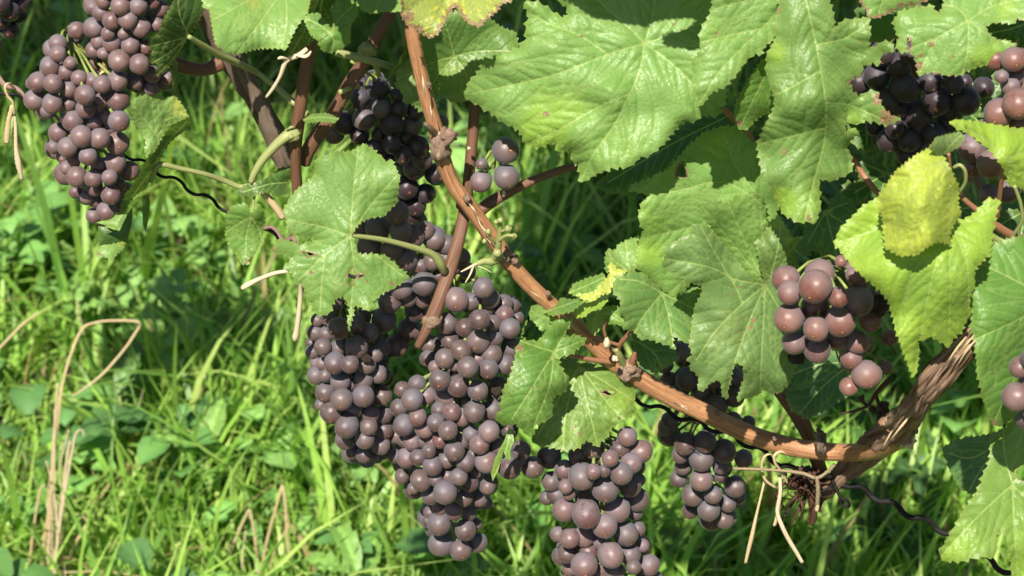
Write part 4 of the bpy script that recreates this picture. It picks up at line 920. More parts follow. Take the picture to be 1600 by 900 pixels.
# --- right canopy
rc = shoot('leafy shoot hidden behind the large leaves at upper right', (1100, -80, 10), 'vine shoot', None, 'vine_shoot')
tube('stem', [(960,-80,20,16),(1060,-85,20,16),(1180,-90,18,15),(1300,-80,16,15),(1450,-75,14,15),(1600,-70,14,14)], M['cane_dark'], rc, 10, 6, .1)
leaf(rc, [(826,28),(822,42),(823,60),(812,74),(800,80),(782,87),(755,95),(752,108),(735,125),(723,147),(733,157),(747,163),(763,173),(783,190),(800,197),(810,202),(820,223),(843,230),(868,223),(872,237),(892,237),(895,252),(903,257),(908,285),(923,277),(943,267),(967,260),(977,263),(993,253),(1000,245),(1015,242),(1030,230),(1040,222),(1052,205),(1070,190),(1087,188),(1097,180),(1120,182),(1133,157),(1135,137),(1150,90),(1160,30),(1150,-40),(1080,-90),(980,-100),(900,-70),(862,-30),(870,0),(885,10),(888,22),(880,28),(865,20),(850,9),(835,3),(818,3)],
     [(1007,68,-26),(725,147,-12),(818,5,-18),(908,285,-52),(1050,205,-44),(1130,150,-40),(1150,-20,-4),(950,-90,12),(870,160,-38),(960,190,-48),(890,30,-22)],
     veins=[[(1007,68),(950,85),(870,116),(805,132),(735,147)],[(1007,68),(1000,108),(985,145),(960,195),(928,240),(909,280)],[(1007,68),(985,45),(950,15),(905,-30)],[(1007,68),(1045,55),(1100,35),(1150,20)],[(1007,68),(1045,95),(1085,135),(1110,170)],[(1007,68),(1020,20),(1030,-60)],[(950,85),(905,55),(860,38),(826,20)],[(985,145),(930,170),(870,205),(830,222)]],
     col='pale', col2='lime', c2pts=[(870,190,45),(1000,250,40),(830,210,30)], spots=[(1052,38,4),(1068,63,4),(909,57,4),(853,178,6),(868,224,3),(1026,204,3)], teeth=(13,4), dome=1.7, wob=2.3, droop=3, sv=24, label='largest leaf, broad and toothed, with veins meeting near its upper right',
     curl=[(955,150,28,-5),(930,170,25,4),(1020,130,30,-3)])
leaf(rc, [(1120,-30),(1110,20),(1097,43),(1093,60),(1097,77),(1080,97),(1083,113),(1087,140),(1092,167),(1100,160),(1113,143),(1133,135),(1150,117),(1167,93),(1180,83),(1188,87),(1196,70),(1215,60),(1235,40),(1235,-30)],
     [(1120,-20,-52),(1085,110,-66),(1093,165,-74),(1165,92,-62),(1230,0,-48)], veins=[[(1240,-10),(1190,45),(1130,105),(1094,160)],[(1240,-10),(1170,0),(1115,15)],[(1190,45),(1140,55),(1096,66)]], col='pale', col2='lime', c2pts=[(1100,60,25),(1150,110,20)], spots=[(1120,52,5),(1095,63,3)], teeth=(12,3), wob=1.6, label='pale leaf overlapping the right side of the largest leaf', sv=20)
leaf(rc, [(1188,97),(1177,113),(1160,140),(1150,160),(1147,177),(1150,193),(1158,203),(1170,200),(1177,190),(1190,180),(1203,176),(1215,165),(1220,130),(1205,85)],
     [(1200,90,-42),(1152,195,-50),(1210,170,-40)], veins=[[(1215,80),(1185,140),(1157,198)]], col='green', teeth=(9,2.2), brown_edge=.2, spots=[(1155,192,7)], wob=1.4, label='narrow leaf lobe beside the dark gap right of the largest leaf', sv=14)
leaf(rc, [(1215,-30),(1216,20),(1207,40),(1214,56),(1198,85),(1197,110),(1207,140),(1211,165),(1196,195),(1183,225),(1188,260),(1204,290),(1212,315),(1225,335),(1245,347),(1275,347),(1282,325),(1280,297),(1279,280),(1300,283),(1323,273),(1332,263),(1330,243),(1323,233),(1328,220),(1342,208),(1333,200),(1322,207),(1318,187),(1323,177),(1328,193),(1343,193),(1352,188),(1378,193),(1387,196),(1400,190),(1407,184),(1393,181),(1377,165),(1370,143),(1357,143),(1343,152),(1333,145),(1327,130),(1333,118),(1345,118),(1348,103),(1363,97),(1373,103),(1378,83),(1397,80),(1392,67),(1380,65),(1357,77),(1360,50),(1357,27),(1333,30),(1317,33),(1300,45),(1303,30),(1300,17),(1290,-30)],
     [(1260,-20,-60),(1200,100,-70),(1185,225,-72),(1245,345,-92),(1280,325,-90),(1330,250,-66),(1405,184,-84),(1375,90,-60),(1355,30,-58),(1275,150,-86),(1340,150,-64)],
     veins=[[(1255,-20),(1275,70),(1290,160),(1288,220),(1270,290),(1258,342)],[(1275,70),(1320,60),(1356,35)],[(1290,160),(1330,165),(1385,190)],[(1282,110),(1230,140),(1205,150)],[(1290,200),(1230,215),(1188,225)]],
     col=(.15,.26,.065), col2='lime', c2pts=[(1255,320,30),(1220,310,24),(1210,80,16),(1330,190,16)], spots=[(1226,237,6),(1386,182,17),(1372,155,13),(1215,15,7),(1327,128,6),(1285,77,3),(1345,65,3),(1265,340,7)], teeth=(12,3), dome=1.6, wob=1.9, label='long folded leaf with an orange curled side tip at upper right', sv=20, brown_edge=.2)
leaf(rc, [(1340,-30),(1345,5),(1353,15),(1358,27),(1370,28),(1385,22),(1400,15),(1407,10),(1430,8),(1450,0),(1452,-30)], [(1345,0,-48),(1375,28,-54),(1450,-20,-40)], col='pale', teeth=(9,2.2), brown_edge=.9, sv=14, veins=[[(1400,-30),(1380,0),(1372,26)]], label='pale brown-edged leaf bit at the top right of the folded leaf')
leaf(rc, [(1395,33),(1407,17),(1427,13),(1453,6),(1467,22),(1475,5),(1470,-30),(1630,-30),(1630,30),(1603,33),(1590,28),(1583,37),(1553,35),(1540,40),(1543,50),(1557,62),(1573,63),(1589,70),(1580,80),(1560,88),(1547,100),(1520,107),(1500,117),(1480,118),(1457,112),(1435,118),(1430,90),(1422,80),(1407,83),(1400,70),(1405,60),(1400,50)],
     [(1513,32,-52),(1400,60,-56),(1440,115,-66),(1510,115,-70),(1588,70,-58),(1520,-30,-34),(1620,0,-44)],
     veins=[[(1513,32),(1465,58),(1410,80)],[(1513,32),(1513,70),(1505,114)],[(1513,32),(1545,55),(1585,70)],[(1513,32),(1490,10),(1440,10)],[(1513,32),(1550,10),(1610,-5)],[(1465,58),(1450,85),(1438,112)]], col='pale', col2='lime', c2pts=[(1540,85,25),(1570,15,20)], brown_edge=.55, spots=[(1456,68,7),(1435,103,10),(1440,85,6),(1463,12,5),(1490,88,4)], teeth=(10,2.6), holes=[[(1418,60),(1422,58),(1424,74),(1420,78)]], label='pale leaf with brown blistered margin at the top right corner', sv=20)
leaf(rc, [(1335,15),(1405,-10),(1440,10),(1425,45),(1398,60),(1380,68),(1350,62)], [(1340,20,-20),(1430,20,-16),(1385,65,-18)], col='bluish', teeth=(9,2), sv=0)
leaf(rc, [(1535,20),(1620,10),(1625,75),(1590,75),(1555,66),(1540,52)], [(1535,30,-30),(1620,40,-24)], col='deep', teeth=(9,2), sv=14, veins=[[(1620,30),(1580,45),(1545,52)]])
# yellow-green front leaves
leaf(ts, [(1373,307),(1347,323),(1313,357),(1307,372),(1303,380),(1317,397),(1333,417),(1350,433),(1367,447),(1387,467),(1393,487),(1400,517),(1410,547),(1420,573),(1427,590),(1433,577),(1437,547),(1432,533),(1447,530),(1453,522),(1463,530),(1483,543),(1488,530),(1503,517),(1510,500),(1517,490),(1515,467),(1523,447),(1522,423),(1533,410),(1547,397),(1550,377),(1553,350),(1562,313),(1543,310),(1527,330),(1507,343),(1495,345),(1480,300),(1430,285)],
     [(1480,345,-142),(1305,378,-144),(1428,588,-166),(1484,540,-156),(1560,315,-130),(1400,420,-162),(1480,430,-164),(1440,290,-130)],
     veins=[[(1482,345),(1400,352),(1310,378)],[(1482,345),(1455,440),(1428,585)],[(1482,345),(1485,440),(1482,535)],[(1482,345),(1520,345),(1558,318)],[(1482,345),(1510,410),(1514,485)]], col='lime', col2=(.16,.30,.05), c2pts=[(1470,430,60),(1400,400,40)], teeth=(11,3), dome=1.4, wob=1.6, label='yellow-green pointed leaf in front of the peeling wood', sv=20)
leaf(ts, [(1382,293),(1400,267),(1430,243),(1457,228),(1473,243),(1487,267),(1497,290),(1497,320),(1502,333),(1490,350),(1483,367),(1487,383),(1467,377),(1453,383),(1433,398),(1407,400),(1383,387),(1380,360),(1380,340),(1372,327),(1373,307)],
     [(1457,228,-150),(1375,310,-154),(1410,400,-174),(1483,375,-162),(1497,300,-150),(1440,320,-178),(1400,330,-164)], veins=[[(1478,250),(1455,320),(1415,392)],[(1478,250),(1430,270),(1385,300)],[(1478,250),(1486,310),(1478,375)],[(1478,250),(1425,300),(1384,355)]], col=(.42,.50,.07), teeth=(8,2.6), dome=1.8, wob=2.4, label='brightest lime young leaf bulging forward', sv=14)
leaf(ts, [(1452,232),(1462,215),(1480,210),(1500,206),(1507,214),(1500,228),(1485,237),(1468,243)], [(1452,232,-154),(1505,212,-144),(1480,240,-150)], col='dull', teeth=(7,1.6), grid=3.8, veins=[[(1475,240),(1490,222),(1502,212)]], sv=10, label='small greyish folded leaf tip above the lime leaf')
leaf(ts, [(1483,190),(1497,187),(1530,190),(1567,197),(1600,202),(1640,206),(1640,330),(1600,296),(1593,293),(1577,290),(1570,267),(1553,240),(1533,223),(1513,208),(1493,200)],
     [(1483,190,-90),(1573,248,-118),(1640,210,-100),(1595,292,-116),(1640,320,-108)], veins=[[(1573,248),(1530,212),(1488,192)],[(1573,248),(1610,235),(1640,230)],[(1573,248),(1580,270),(1588,290)],[(1573,248),(1610,280),(1640,320)]], col='lime', teeth=(11,2.6), label='lime leaf pointing left over the pale bunch at the right edge', petiole=[(1573,248,-117,7),(1566,275,-112,7),(1562,305,-106,8),(1558,340,-98,8)], pmat='redstem', sv=18)
leaf(ow, [(1530,385),(1522,420),(1521,445),(1520,480),(1517,513),(1525,553),(1527,583),(1535,620),(1545,650),(1552,665),(1566,664),(1580,655),(1600,640),(1645,610),(1645,360),(1590,370)],
     [(1525,400,-118),(1518,510,-152),(1560,660,-152),(1640,620,-120),(1640,380,-100),(1580,500,-140)], veins=[[(1645,470),(1590,500),(1525,530)],[(1645,470),(1600,560),(1555,655)],[(1645,470),(1590,440),(1530,410)]], col='green', teeth=(11,3), brown_edge=.25, spots=[(1553,660,8)], label='veined green leaf hanging at the right edge behind the yellow-green leaf', sv=20)
leaf(ow, [(1645,645),(1620,648),(1600,653),(1583,657),(1560,677),(1547,693),(1547,717),(1537,740),(1527,767),(1513,787),(1500,807),(1483,837),(1467,863),(1477,877),(1500,877),(1533,870),(1553,870),(1557,850),(1555,837),(1563,830),(1573,837),(1577,853),(1580,893),(1590,930),(1645,930)],
     [(1582,757,-148),(1468,865,-180),(1600,655,-128),(1640,720,-142),(1590,900,-176),(1550,700,-132),(1530,830,-176)], veins=[[(1582,757),(1530,805),(1472,868)],[(1582,757),(1570,710),(1568,672)],[(1582,757),(1585,830),(1592,920)],[(1582,757),(1615,710),(1640,670)],[(1582,757),(1620,800),(1645,860)]], col=(.17,.29,.06), col2='lime', c2pts=[(1490,865,40),(1600,860,40),(1600,680,30)], spots=[(1557,742,4),(1579,755,3)], holes=[[(1585,735),(1595,728),(1612,724),(1612,748),(1597,752),(1587,745)]], teeth=(14,3.2), dome=1.6, wob=2., label='large sunlit leaf in the lower right corner with a deep notch', sv=22)
leaf(ow, [(1473,700),(1490,688),(1513,683),(1540,680),(1565,672),(1575,700),(1560,745),(1520,773),(1500,763),(1483,733)], [(1475,705,-30),(1565,675,-24),(1515,770,-40)], veins=[[(1570,685),(1520,715),(1480,708)],[(1570,685),(1535,730),(1515,765)]], col='bluish', teeth=(10,2), label='shaded leaf half hidden by the lower right leaf', sv=18)
# right-middle leaves
lr = shoot('leafy shoot behind the big pointed leaf right of centre', (1190, 450, 0), 'vine shoot', None, 'vine_shoot')
tube('stem', [(1160,300,20,12),(1190,380,14,12),(1215,450,8,12),(1225,520,10,13),(1215,590,16,16)], M['greenstem'], lr, 10, 5, .1)
leaf(lr, [(982,297),(988,288),(1007,283),(1027,272),(1043,267),(1063,243),(1077,227),(1100,207),(1130,197),(1153,197),(1167,213),(1197,240),(1215,270),(1220,300),(1212,340),(1190,400),(1120,430),(1080,440),(1060,470),(1035,452),(1015,435),(995,418),(993,395),(1000,373),(1007,360),(1000,350),(998,335),(1002,317),(1015,305)],
     [(985,295,-28),(1130,200,4),(1000,350,-30),(1060,460,-22),(1200,260,0),(1190,400,-6),(1090,320,-18)], veins=[[(1195,320),(1130,285),(1060,298),(990,312)],[(1195,320),(1150,260),(1130,205)],[(1195,320),(1100,350),(1005,372)],[(1195,320),(1110,400),(1050,455)]],
     col='pale', col2='lime', c2pts=[(1015,340,22),(1010,400,24),(1120,230,18)], spots=[(1073,272,6),(984,292,6),(1104,312,4),(1138,225,4)], holes=[[(1057,262),(1068,252),(1074,277),(1056,275)]], brown_edge=.2, teeth=(11,2.8), dome=1.5, wob=2.2, sv=20, label='leaf with a small hole below the largest leaf, half in its shadow')
leaf(lr, [(1092,320),(1120,315),(1138,320),(1150,305),(1165,315),(1178,320),(1185,304),(1193,315),(1198,330),(1200,350),(1204,380),(1210,420),(1195,447),(1175,440),(1150,410),(1130,385),(1115,362),(1105,345)],
     [(1092,320,-46),(1185,305,-42),(1195,447,-34),(1130,380,-36)], veins=[[(1195,445),(1165,380),(1140,322)],[(1195,445),(1140,375),(1096,322)],[(1195,445),(1192,380),(1187,310)]], col='pale', teeth=(10,3), wob=1.4, label='toothed upper lobe of the big pointed leaf', sv=16)
leaf(lr, [(1180,376),(1187,376),(1197,362),(1203,347),(1217,337),(1225,350),(1234,362),(1233,371),(1256,370),(1243,380),(1239,395),(1250,420),(1250,445),(1215,470),(1198,450),(1188,420)], [(1180,378,-44),(1256,370,-48),(1220,340,-42),(1225,465,-40)], veins=[[(1200,445),(1215,390),(1220,342)],[(1200,445),(1230,400),(1252,371)]], col=(.13,.22,.06), col2='lime', c2pts=[(1220,345,12),(1232,375,10)], teeth=(9,2.4), sv=12, spots=[(1214,413,3)])
leaf(lr, [(1038,388),(1050,380),(1065,372),(1082,364),(1083,350),(1102,350),(1120,368),(1133,385),(1147,400),(1165,425),(1182,440),(1198,440),(1215,430),(1240,425),(1262,460),(1262,520),(1248,560),(1233,600),(1220,613),(1212,613),(1205,618),(1192,607),(1187,615),(1180,618),(1170,622),(1162,622),(1152,628),(1153,618),(1158,605),(1164,585),(1162,573),(1153,567),(1147,568),(1144,578),(1142,595),(1137,610),(1138,623),(1133,622),(1128,617),(1127,603),(1126,592),(1113,597),(1107,600),(1103,607),(1097,612),(1090,607),(1092,590),(1087,583),(1078,575),(1080,568),(1073,560),(1082,557),(1080,548),(1077,538),(1082,500),(1085,480),(1097,457),(1097,447),(1083,443),(1060,433),(1040,420),(1035,413),(1040,400)],
     [(1196,445,-42),(1038,410,-66),(1100,352,-60),(1135,620,-76),(1082,555,-70),(1205,615,-66),(1255,470,-36),(1140,500,-68)],
     veins=[[(1196,445),(1150,437),(1110,418),(1042,405)],[(1196,445),(1160,475),(1120,515),(1088,562)],[(1196,445),(1172,500),(1150,560),(1136,612)],[(1196,445),(1193,500),(1190,560),(1188,612)],[(1196,445),(1225,500),(1240,570)],[(1160,475),(1150,450),(1120,400),(1096,356)]],
     col=(.15,.255,.080), col2=(.20,.27,.09), c2pts=[(1150,540,40)], spots=[(1177,500,6),(1174,512,5),(1142,459,4),(1157,448,3),(1131,562,2),(1090,475,3)], teeth=(9,2.2), dome=1.4, wob=1.9, brown_edge=.25, label='big pointed leaf with deep finger-like notches right of centre', sv=22,
     petiole=[(1196,445,-40,6),(1205,430,-30,7),(1208,400,-10,7),(1195,390,10,7)])
leaf(lr, [(960,440),(967,430),(983,422),(1007,428),(1027,447),(1033,455),(1053,450),(1083,447),(1110,455),(1110,500),(1100,535),(1080,538),(1067,533),(1050,524),(1055,547),(1047,540),(1033,535),(1013,530),(1000,530),(990,517),(973,513),(977,497),(967,487),(970,470),(958,457)],
     [(1035,458,-30),(962,445,-44),(1000,528,-54),(1055,540,-50),(1105,480,-22)], veins=[[(1035,458),(1060,470),(1100,490)],[(1035,458),(1045,495),(1052,540)],[(1035,458),(1000,440),(968,436)],[(1035,458),(1005,495),(992,520)]], col=(.14,.26,.07), teeth=(10,2.4), wob=1.4, label='rounded leaf tucked under the left side of the big pointed leaf', sv=18)
leaf(lr, [(985,520),(1000,522),(1050,540),(1062,560),(1045,572),(1025,583),(1005,575),(992,558)], [(985,530,4),(1055,550,8),(1020,580,-4)], col='bluish', teeth=(9,2), sv=16, veins=[[(990,530),(1020,550),(1035,575)]])
leaf(lr, [(945,407),(947,393),(953,388),(958,395),(967,382),(980,375),(998,368),(994,387),(999,400),(993,420),(980,428),(960,420),(947,425)], [(945,410,-8),(998,370,-4),(970,425,-14)], veins=[[(985,425),(980,400),(978,376)],[(985,425),(960,408),(950,395)]], col='pale', teeth=(8,2.2), grid=3.8, label='small pale leaf peeping up left of the yellow spotted leaf', sv=12)
# leaves on the long cane near its middle
leaf(mc, [(900,460),(927,457),(943,440),(953,427),(950,415),(956,410),(962,420),(980,423),(967,433),(958,443),(953,458),(940,460),(927,470),(910,468)], [(900,460,-34),(980,423,-40),(955,412,-30),(930,470,-42)], veins=[[(902,461),(935,453),(975,425)]], col=(.42,.46,.07), teeth=(8,2.2), grid=3.8, label='small bright yellow leaf above the long cane', sv=10)
leaf(mc, [(888,457),(897,443),(917,435),(943,427),(948,440),(930,455),(900,463)], [(888,457,-26),(943,428,-22),(900,463,-30)], veins=[[(888,458),(915,447),(945,433)]], col='green', teeth=(8,1.8), grid=3.8, sv=10)
leaf(mc, [(848,488),(867,480),(877,465),(893,468),(913,465),(906,477),(893,487),(877,491),(862,493)], [(848,488,-30),(912,466,-34),(870,470,-24)], veins=[[(850,488),(880,478),(910,467)]], col='green', teeth=(8,2), grid=3.8, sv=10)
leaf(mc, [(900,497),(898,485),(910,470),(930,465),(953,458),(948,472),(940,480),(925,485),(913,495)], [(900,497,-38),(952,460,-30),(930,485,-40)], veins=[[(901,495),(925,475),(950,461)]], col='lime', teeth=(8,1.6), grid=3.8, sv=10)
leaf(mc, [(827,487),(833,477),(843,477),(855,487),(872,496),(860,505),(853,515),(845,517),(838,507),(828,497)], [(828,487,-34),(870,497,-28),(846,516,-40)], veins=[[(868,498),(848,496),(831,486)]], col='pale', teeth=(8,1.6), grid=3.8, sv=10)
leaf(mc, [(915,493),(925,483),(940,477),(944,490),(945,505),(938,515),(927,524),(917,512)], [(915,495,-18),(942,480,-18),(928,522,-26)], veins=[[(940,478),(930,500),(926,520)]], col='pale', teeth=(8,1.6), grid=3.8, sv=10)
leaf(mc, [(943,480),(960,477),(973,483),(977,495),(984,505),(978,513),(965,507),(950,506),(943,500)], [(943,482,-22),(984,505,-28),(950,506,-26)], veins=[[(944,490),(962,492),(980,508)]], col='green', teeth=(8,1.6), grid=3.8, sv=10)
leaf(mc, [(825,500),(815,520),(812,527),(822,532),(838,534),(847,527),(850,513),(870,500),(897,498),(886,514),(880,528),(900,523),(917,530),(908,540),(893,553),(870,560),(880,580),(888,593),(887,603),(880,613),(863,620),(863,637),(860,653),(847,660),(829,668),(828,683),(817,672),(807,662),(797,663),(783,663),(773,653),(782,643),(783,627),(787,607),(796,590),(802,572),(806,553),(808,540),(818,530),(818,512)],
     [(866,550,-40),(825,502,-40),(895,500,-34),(912,531,-34),(778,652,-62),(826,680,-66),(886,595,-52),(830,590,-62)],
     veins=[[(866,550),(840,542),(812,532)],[(866,550),(835,600),(800,655)],[(866,550),(858,605),(830,675)],[(866,550),(882,522),(893,502)],[(866,550),(890,540),(912,532)],[(866,550),(880,575),(884,600)]], col='green', brown_edge=.15, spots=[(812,545,8),(832,605,4)], teeth=(11,3), wob=1.8, label='toothed leaf in front of the right shoulder of the largest bunch', sv=16)
leaf(mc, [(870,560),(893,560),(917,567),(943,570),(957,583),(977,580),(985,598),(988,605),(993,613),(990,627),(987,643),(977,658),(962,647),(964,663),(957,667),(947,683),(933,698),(917,687),(903,700),(883,705),(867,700),(843,697),(830,687),(840,670),(860,630),(868,590)],
     [(905,575,-10),(985,600,-14),(933,696,-44),(840,690,-40),(880,702,-44),(980,650,-30),(920,640,-34)],
     veins=[[(905,572),(915,620),(933,692)],[(905,572),(885,640),(880,700)],[(905,572),(950,600),(988,625)],[(905,572),(950,630),(975,655)],[(905,572),(875,620),(838,685)]], col=(.16,.27,.055), col2='lime', c2pts=[(890,695,18),(970,630,20)], spots=[(905,677,5),(900,668,4)], holes=[[(940,613),(950,610),(962,612),(952,617)]], teeth=(11,3), wob=1.9, label='leaf below the long cane, half shaded, over the bunch at the bottom edge', sv=18)
leaf(mc, [(795,668),(802,672),(803,690),(797,705),(798,720),(790,717),(787,704),(780,730),(770,752),(767,740),(774,715),(787,690)], [(797,668,-52),(797,718,-58),(769,750,-60)], col='green', col2='lime', c2pts=[(775,735,14)], teeth=None, grid=3.2, wob=.6, droop=.8, sv=0, veins=[[(798,670),(790,705),(772,745)]], label='tiny narrow twisted leaf on the largest bunch')
# dark leaves seen in shade behind
leaf(rc, [(930,290),(960,262),(1000,240),(1040,215),(1075,180),(1150,160),(1165,200),(1105,215),(1070,250),(1045,275),(1000,290),(975,305),(945,300)], [(930,290,28),(1150,170,36),(980,300,16)], veins=[[(1140,180),(1050,225),(950,285)]], col='deep', teeth=(11,3), label='dark leaf in the shade directly under the largest leaf', sv=20)
sh = shoot('inner shoot carrying the shaded leaves at the right', (1450, 200, 70), 'vine shoot', None, 'vine_shoot')
tube('stem', [(1300,-60,60,14),(1400,60,70,14),(1480,200,80,14),(1560,330,80,14),(1640,400,80,14)], M['cane_dark'], sh, 10, 5, .1)
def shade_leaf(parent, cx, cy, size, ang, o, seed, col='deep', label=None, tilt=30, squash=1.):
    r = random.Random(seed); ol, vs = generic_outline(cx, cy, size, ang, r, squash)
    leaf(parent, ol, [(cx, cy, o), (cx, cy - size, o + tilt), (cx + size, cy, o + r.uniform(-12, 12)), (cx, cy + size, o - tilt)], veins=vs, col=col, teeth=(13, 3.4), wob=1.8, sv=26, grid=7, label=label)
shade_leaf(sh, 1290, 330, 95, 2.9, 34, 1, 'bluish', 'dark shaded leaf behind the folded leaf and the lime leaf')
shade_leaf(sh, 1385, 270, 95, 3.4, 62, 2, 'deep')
shade_leaf(sh, 1480, 150, 130, 3.0, 95, 3, 'deep')  # dark backing leaves added to close the gaps, shade put into their colour
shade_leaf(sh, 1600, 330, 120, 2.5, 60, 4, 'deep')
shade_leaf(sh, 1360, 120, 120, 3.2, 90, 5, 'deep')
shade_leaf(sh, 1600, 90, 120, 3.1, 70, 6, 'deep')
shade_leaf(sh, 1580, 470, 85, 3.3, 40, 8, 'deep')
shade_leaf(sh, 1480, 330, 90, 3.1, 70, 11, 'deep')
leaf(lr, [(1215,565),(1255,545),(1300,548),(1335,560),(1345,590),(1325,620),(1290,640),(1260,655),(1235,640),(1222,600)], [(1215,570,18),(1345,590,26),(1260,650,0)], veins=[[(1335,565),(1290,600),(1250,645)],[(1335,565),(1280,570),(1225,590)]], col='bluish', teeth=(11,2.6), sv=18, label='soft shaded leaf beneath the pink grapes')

# unseen leaves added above the frame, placed for the shade they throw
up = shoot('unseen vine shoot added above the frame, its leaves placed to cast shade', (800, -150, 20), 'vine shoot', None, 'vine_shoot')
tube('stem', [(100,-200,40,18),(400,-190,40,18),(800,-190,30,18),(1200,-195,30,18),(1700,-200,30,18)], M['cane_dark'], up, 8, 8, .1)
UPL = [(495,-112,85,3.1,-62),(820,-180,120,3.3,-10),(950,-260,120,2.9,-20),(1240,-290,115,3.0,-20),(1400,-260,115,3.3,-10),(1560,-280,110,3.0,-10),(540,-200,100,3.1,-40),(1330,-280,120,3.0,-20)]
for i, (x, y, s_, a_, o_) in enumerate(UPL): shade_leaf(up, x, y, s_, a_, o_, 50 + i, 'green', None, 34)
def occluding(poly, o_to, gap):
    """outline of the leaf, gap mm nearer the viewer, whose shade falls on poly (photograph pixels at offset o_to)"""
    out = []
    for x, y in poly:
        p = np.array(at(x, y, o_to)); t = gap * 1e-3 / -sdir.y; q = p + np.array(sdir) * t; v = q - CAMP
        d = v @ FWD; out.append((800 + FPX * v[0] / d, 450 - FPX * (v @ UP) / d))
    return out
def shade_piece(poly, o_to, gap, label=None):
    ol = occluding(poly, o_to, gap); cx = sum(p[0] for p in ol) / len(ol); top = min(p[1] for p in ol); bot = max(p[1] for p in ol)
    leaf(up, ol, [(cx, bot, o_to - gap), (cx, top, o_to - gap + 1), (cx + 50, bot, o_to - gap)], veins=[[(cx, top), (cx, bot)]], col='green', teeth=(13, 3.4), wob=.8, droop=1, grid=8, sv=30, label=label)
shade_piece([(868,-90),(872,-20),(900,2),(925,22),(950,26),(975,38),(1008,44),(1020,25),(1045,12),(1075,4),(1086,14),(1072,34),(1046,42),(1036,60),(1040,82),(1062,92),(1085,104),(1110,90),(1170,60),(1200,-20),(1180,-90)], -22, 86)  # unseen added leaf, cut so its shadow takes this outline on the largest leaf
def canopy(name, n, seed):  # unseen foliage, its clumps and gaps set by where the shade should fall
    r = random.Random(seed); V = []; F = []; C = []
    for i in range(n):
        x = r.uniform(-1.7, 1.5); z = r.uniform(1.08, 3.05); y = PLANE_Y + r.gauss(0, .09)
        if z < 1.36 and not (-.74 < x < -.56 and z > 1.26) and not (-.40 < x < -.22 and z > 1.08) and not (x > .12 and z > 1.13): continue
        if z < 1.36: y = PLANE_Y + .05 + abs(r.gauss(0, .05))
        if z >= 1.36 and x < -.30 and z < 2.30 + .18 * mnoise.noise(Vector((x * 3, 0, 1))): continue
        if x >= -.32 and z < 1.62 and y < PLANE_Y - .02: y = PLANE_Y + abs(r.gauss(0, .05))
        s_ = r.uniform(.045, .075); n_ = Vector((r.gauss(0, .5), -1, r.gauss(.5, .5))).normalized(); u = n_.cross(Vector((0, 0, 1))).normalized(); w = u.cross(n_)
        a = r.gauss(0, .6); u, w = u * math.cos(a) + w * math.sin(a), w * math.cos(a) - u * math.sin(a)
        L = _T5 + [(-p, q) for p, q in reversed(_T5[1:-1])]; b = len(V); c = Vector((x, y, z)); V.append(c); col = [v * r.uniform(.8, 1.2) for v in LC['green']]; C.append(col)
        for p, q in L: V.append(c + u * p * s_ * 1.3 + w * -q * s_ * 1.3 - n_ * (p * p + q * q) * s_ * .3); C.append(col)
        for k in range(len(L)): F.append((b, b + 1 + k, b + 1 + (k + 1) % len(L)))
    o = mesh_obj(name, [tuple(v) for v in V], F, M['weed']); At = o.data.attributes.new('tint', 'FLOAT_COLOR', 'POINT'); At.data.foreach_set('color', np.column_stack([np.array(C), np.ones(len(C))]).ravel()); o['kind'] = 'stuff'; return o
tag(canopy('shading_foliage', 4200, 5), 'unseen vine leaves added above the frame to shade the grass', 'foliage')

# ================================================================== WIRE, TIES, TWIGS
wr = thing('trellis_wire', 'dark crimped trellis wire running behind the bunches to the lower right', 'wire', at(1000, 620, 12))
def crimp(pts, amp=4.0, wl=56):
    pts = [(a, b_, c, d * .82) for a, b_, c, d in pts]
    Q = smooth_path([(p[0], p[1], p[2], p[3]) for p in pts], 5); s = np.concatenate([[0], np.cumsum(np.linalg.norm(np.diff(Q[:, :2], axis=0), axis=1))]); out = []
    for q, t in zip(Q, s):
        w = math.sin(2 * math.pi * t / wl); w = math.copysign(abs(w) ** .7, w); out.append((q[0] - .35 * amp * w, q[1] + amp * w, q[2] + 1.5 * math.cos(2 * math.pi * t / wl), q[3]))
    return out
tube('strand', crimp([(-60,110,45,6),(100,190,42,6),(200,242,40,6),(260,275,38,6.5),(345,322,34,6.5),(460,385,32,7),(620,460,45,7),(800,545,60,7),(950,612,25,7.5),(1000,627,12,8),(1060,650,10,8.5),(1120,672,12,8.5),(1180,700,12,9),(1240,735,14,10),(1310,752,12,11),(1360,772,8,11),(1420,803,4,11),(1480,832,0,11),(1560,885,-4,11),(1660,945,-8,11)]), M['wire'], wr, 10, 4, .05)
tube('wire_end', [(1300,750,8,6),(1312,775,4,6),(1318,790,2,6),(1327,791,0,5),(1325,783,-2,5),(1315,778,-3,4)], M['wire'], wr, 7, 3, .05)
tube('wire_end', [(1300,760,8,5),(1280,768,4,5),(1262,752,2,5),(1258,740,3,5),(1245,745,4,4)], M['wire'], wr, 7, 3, .05)

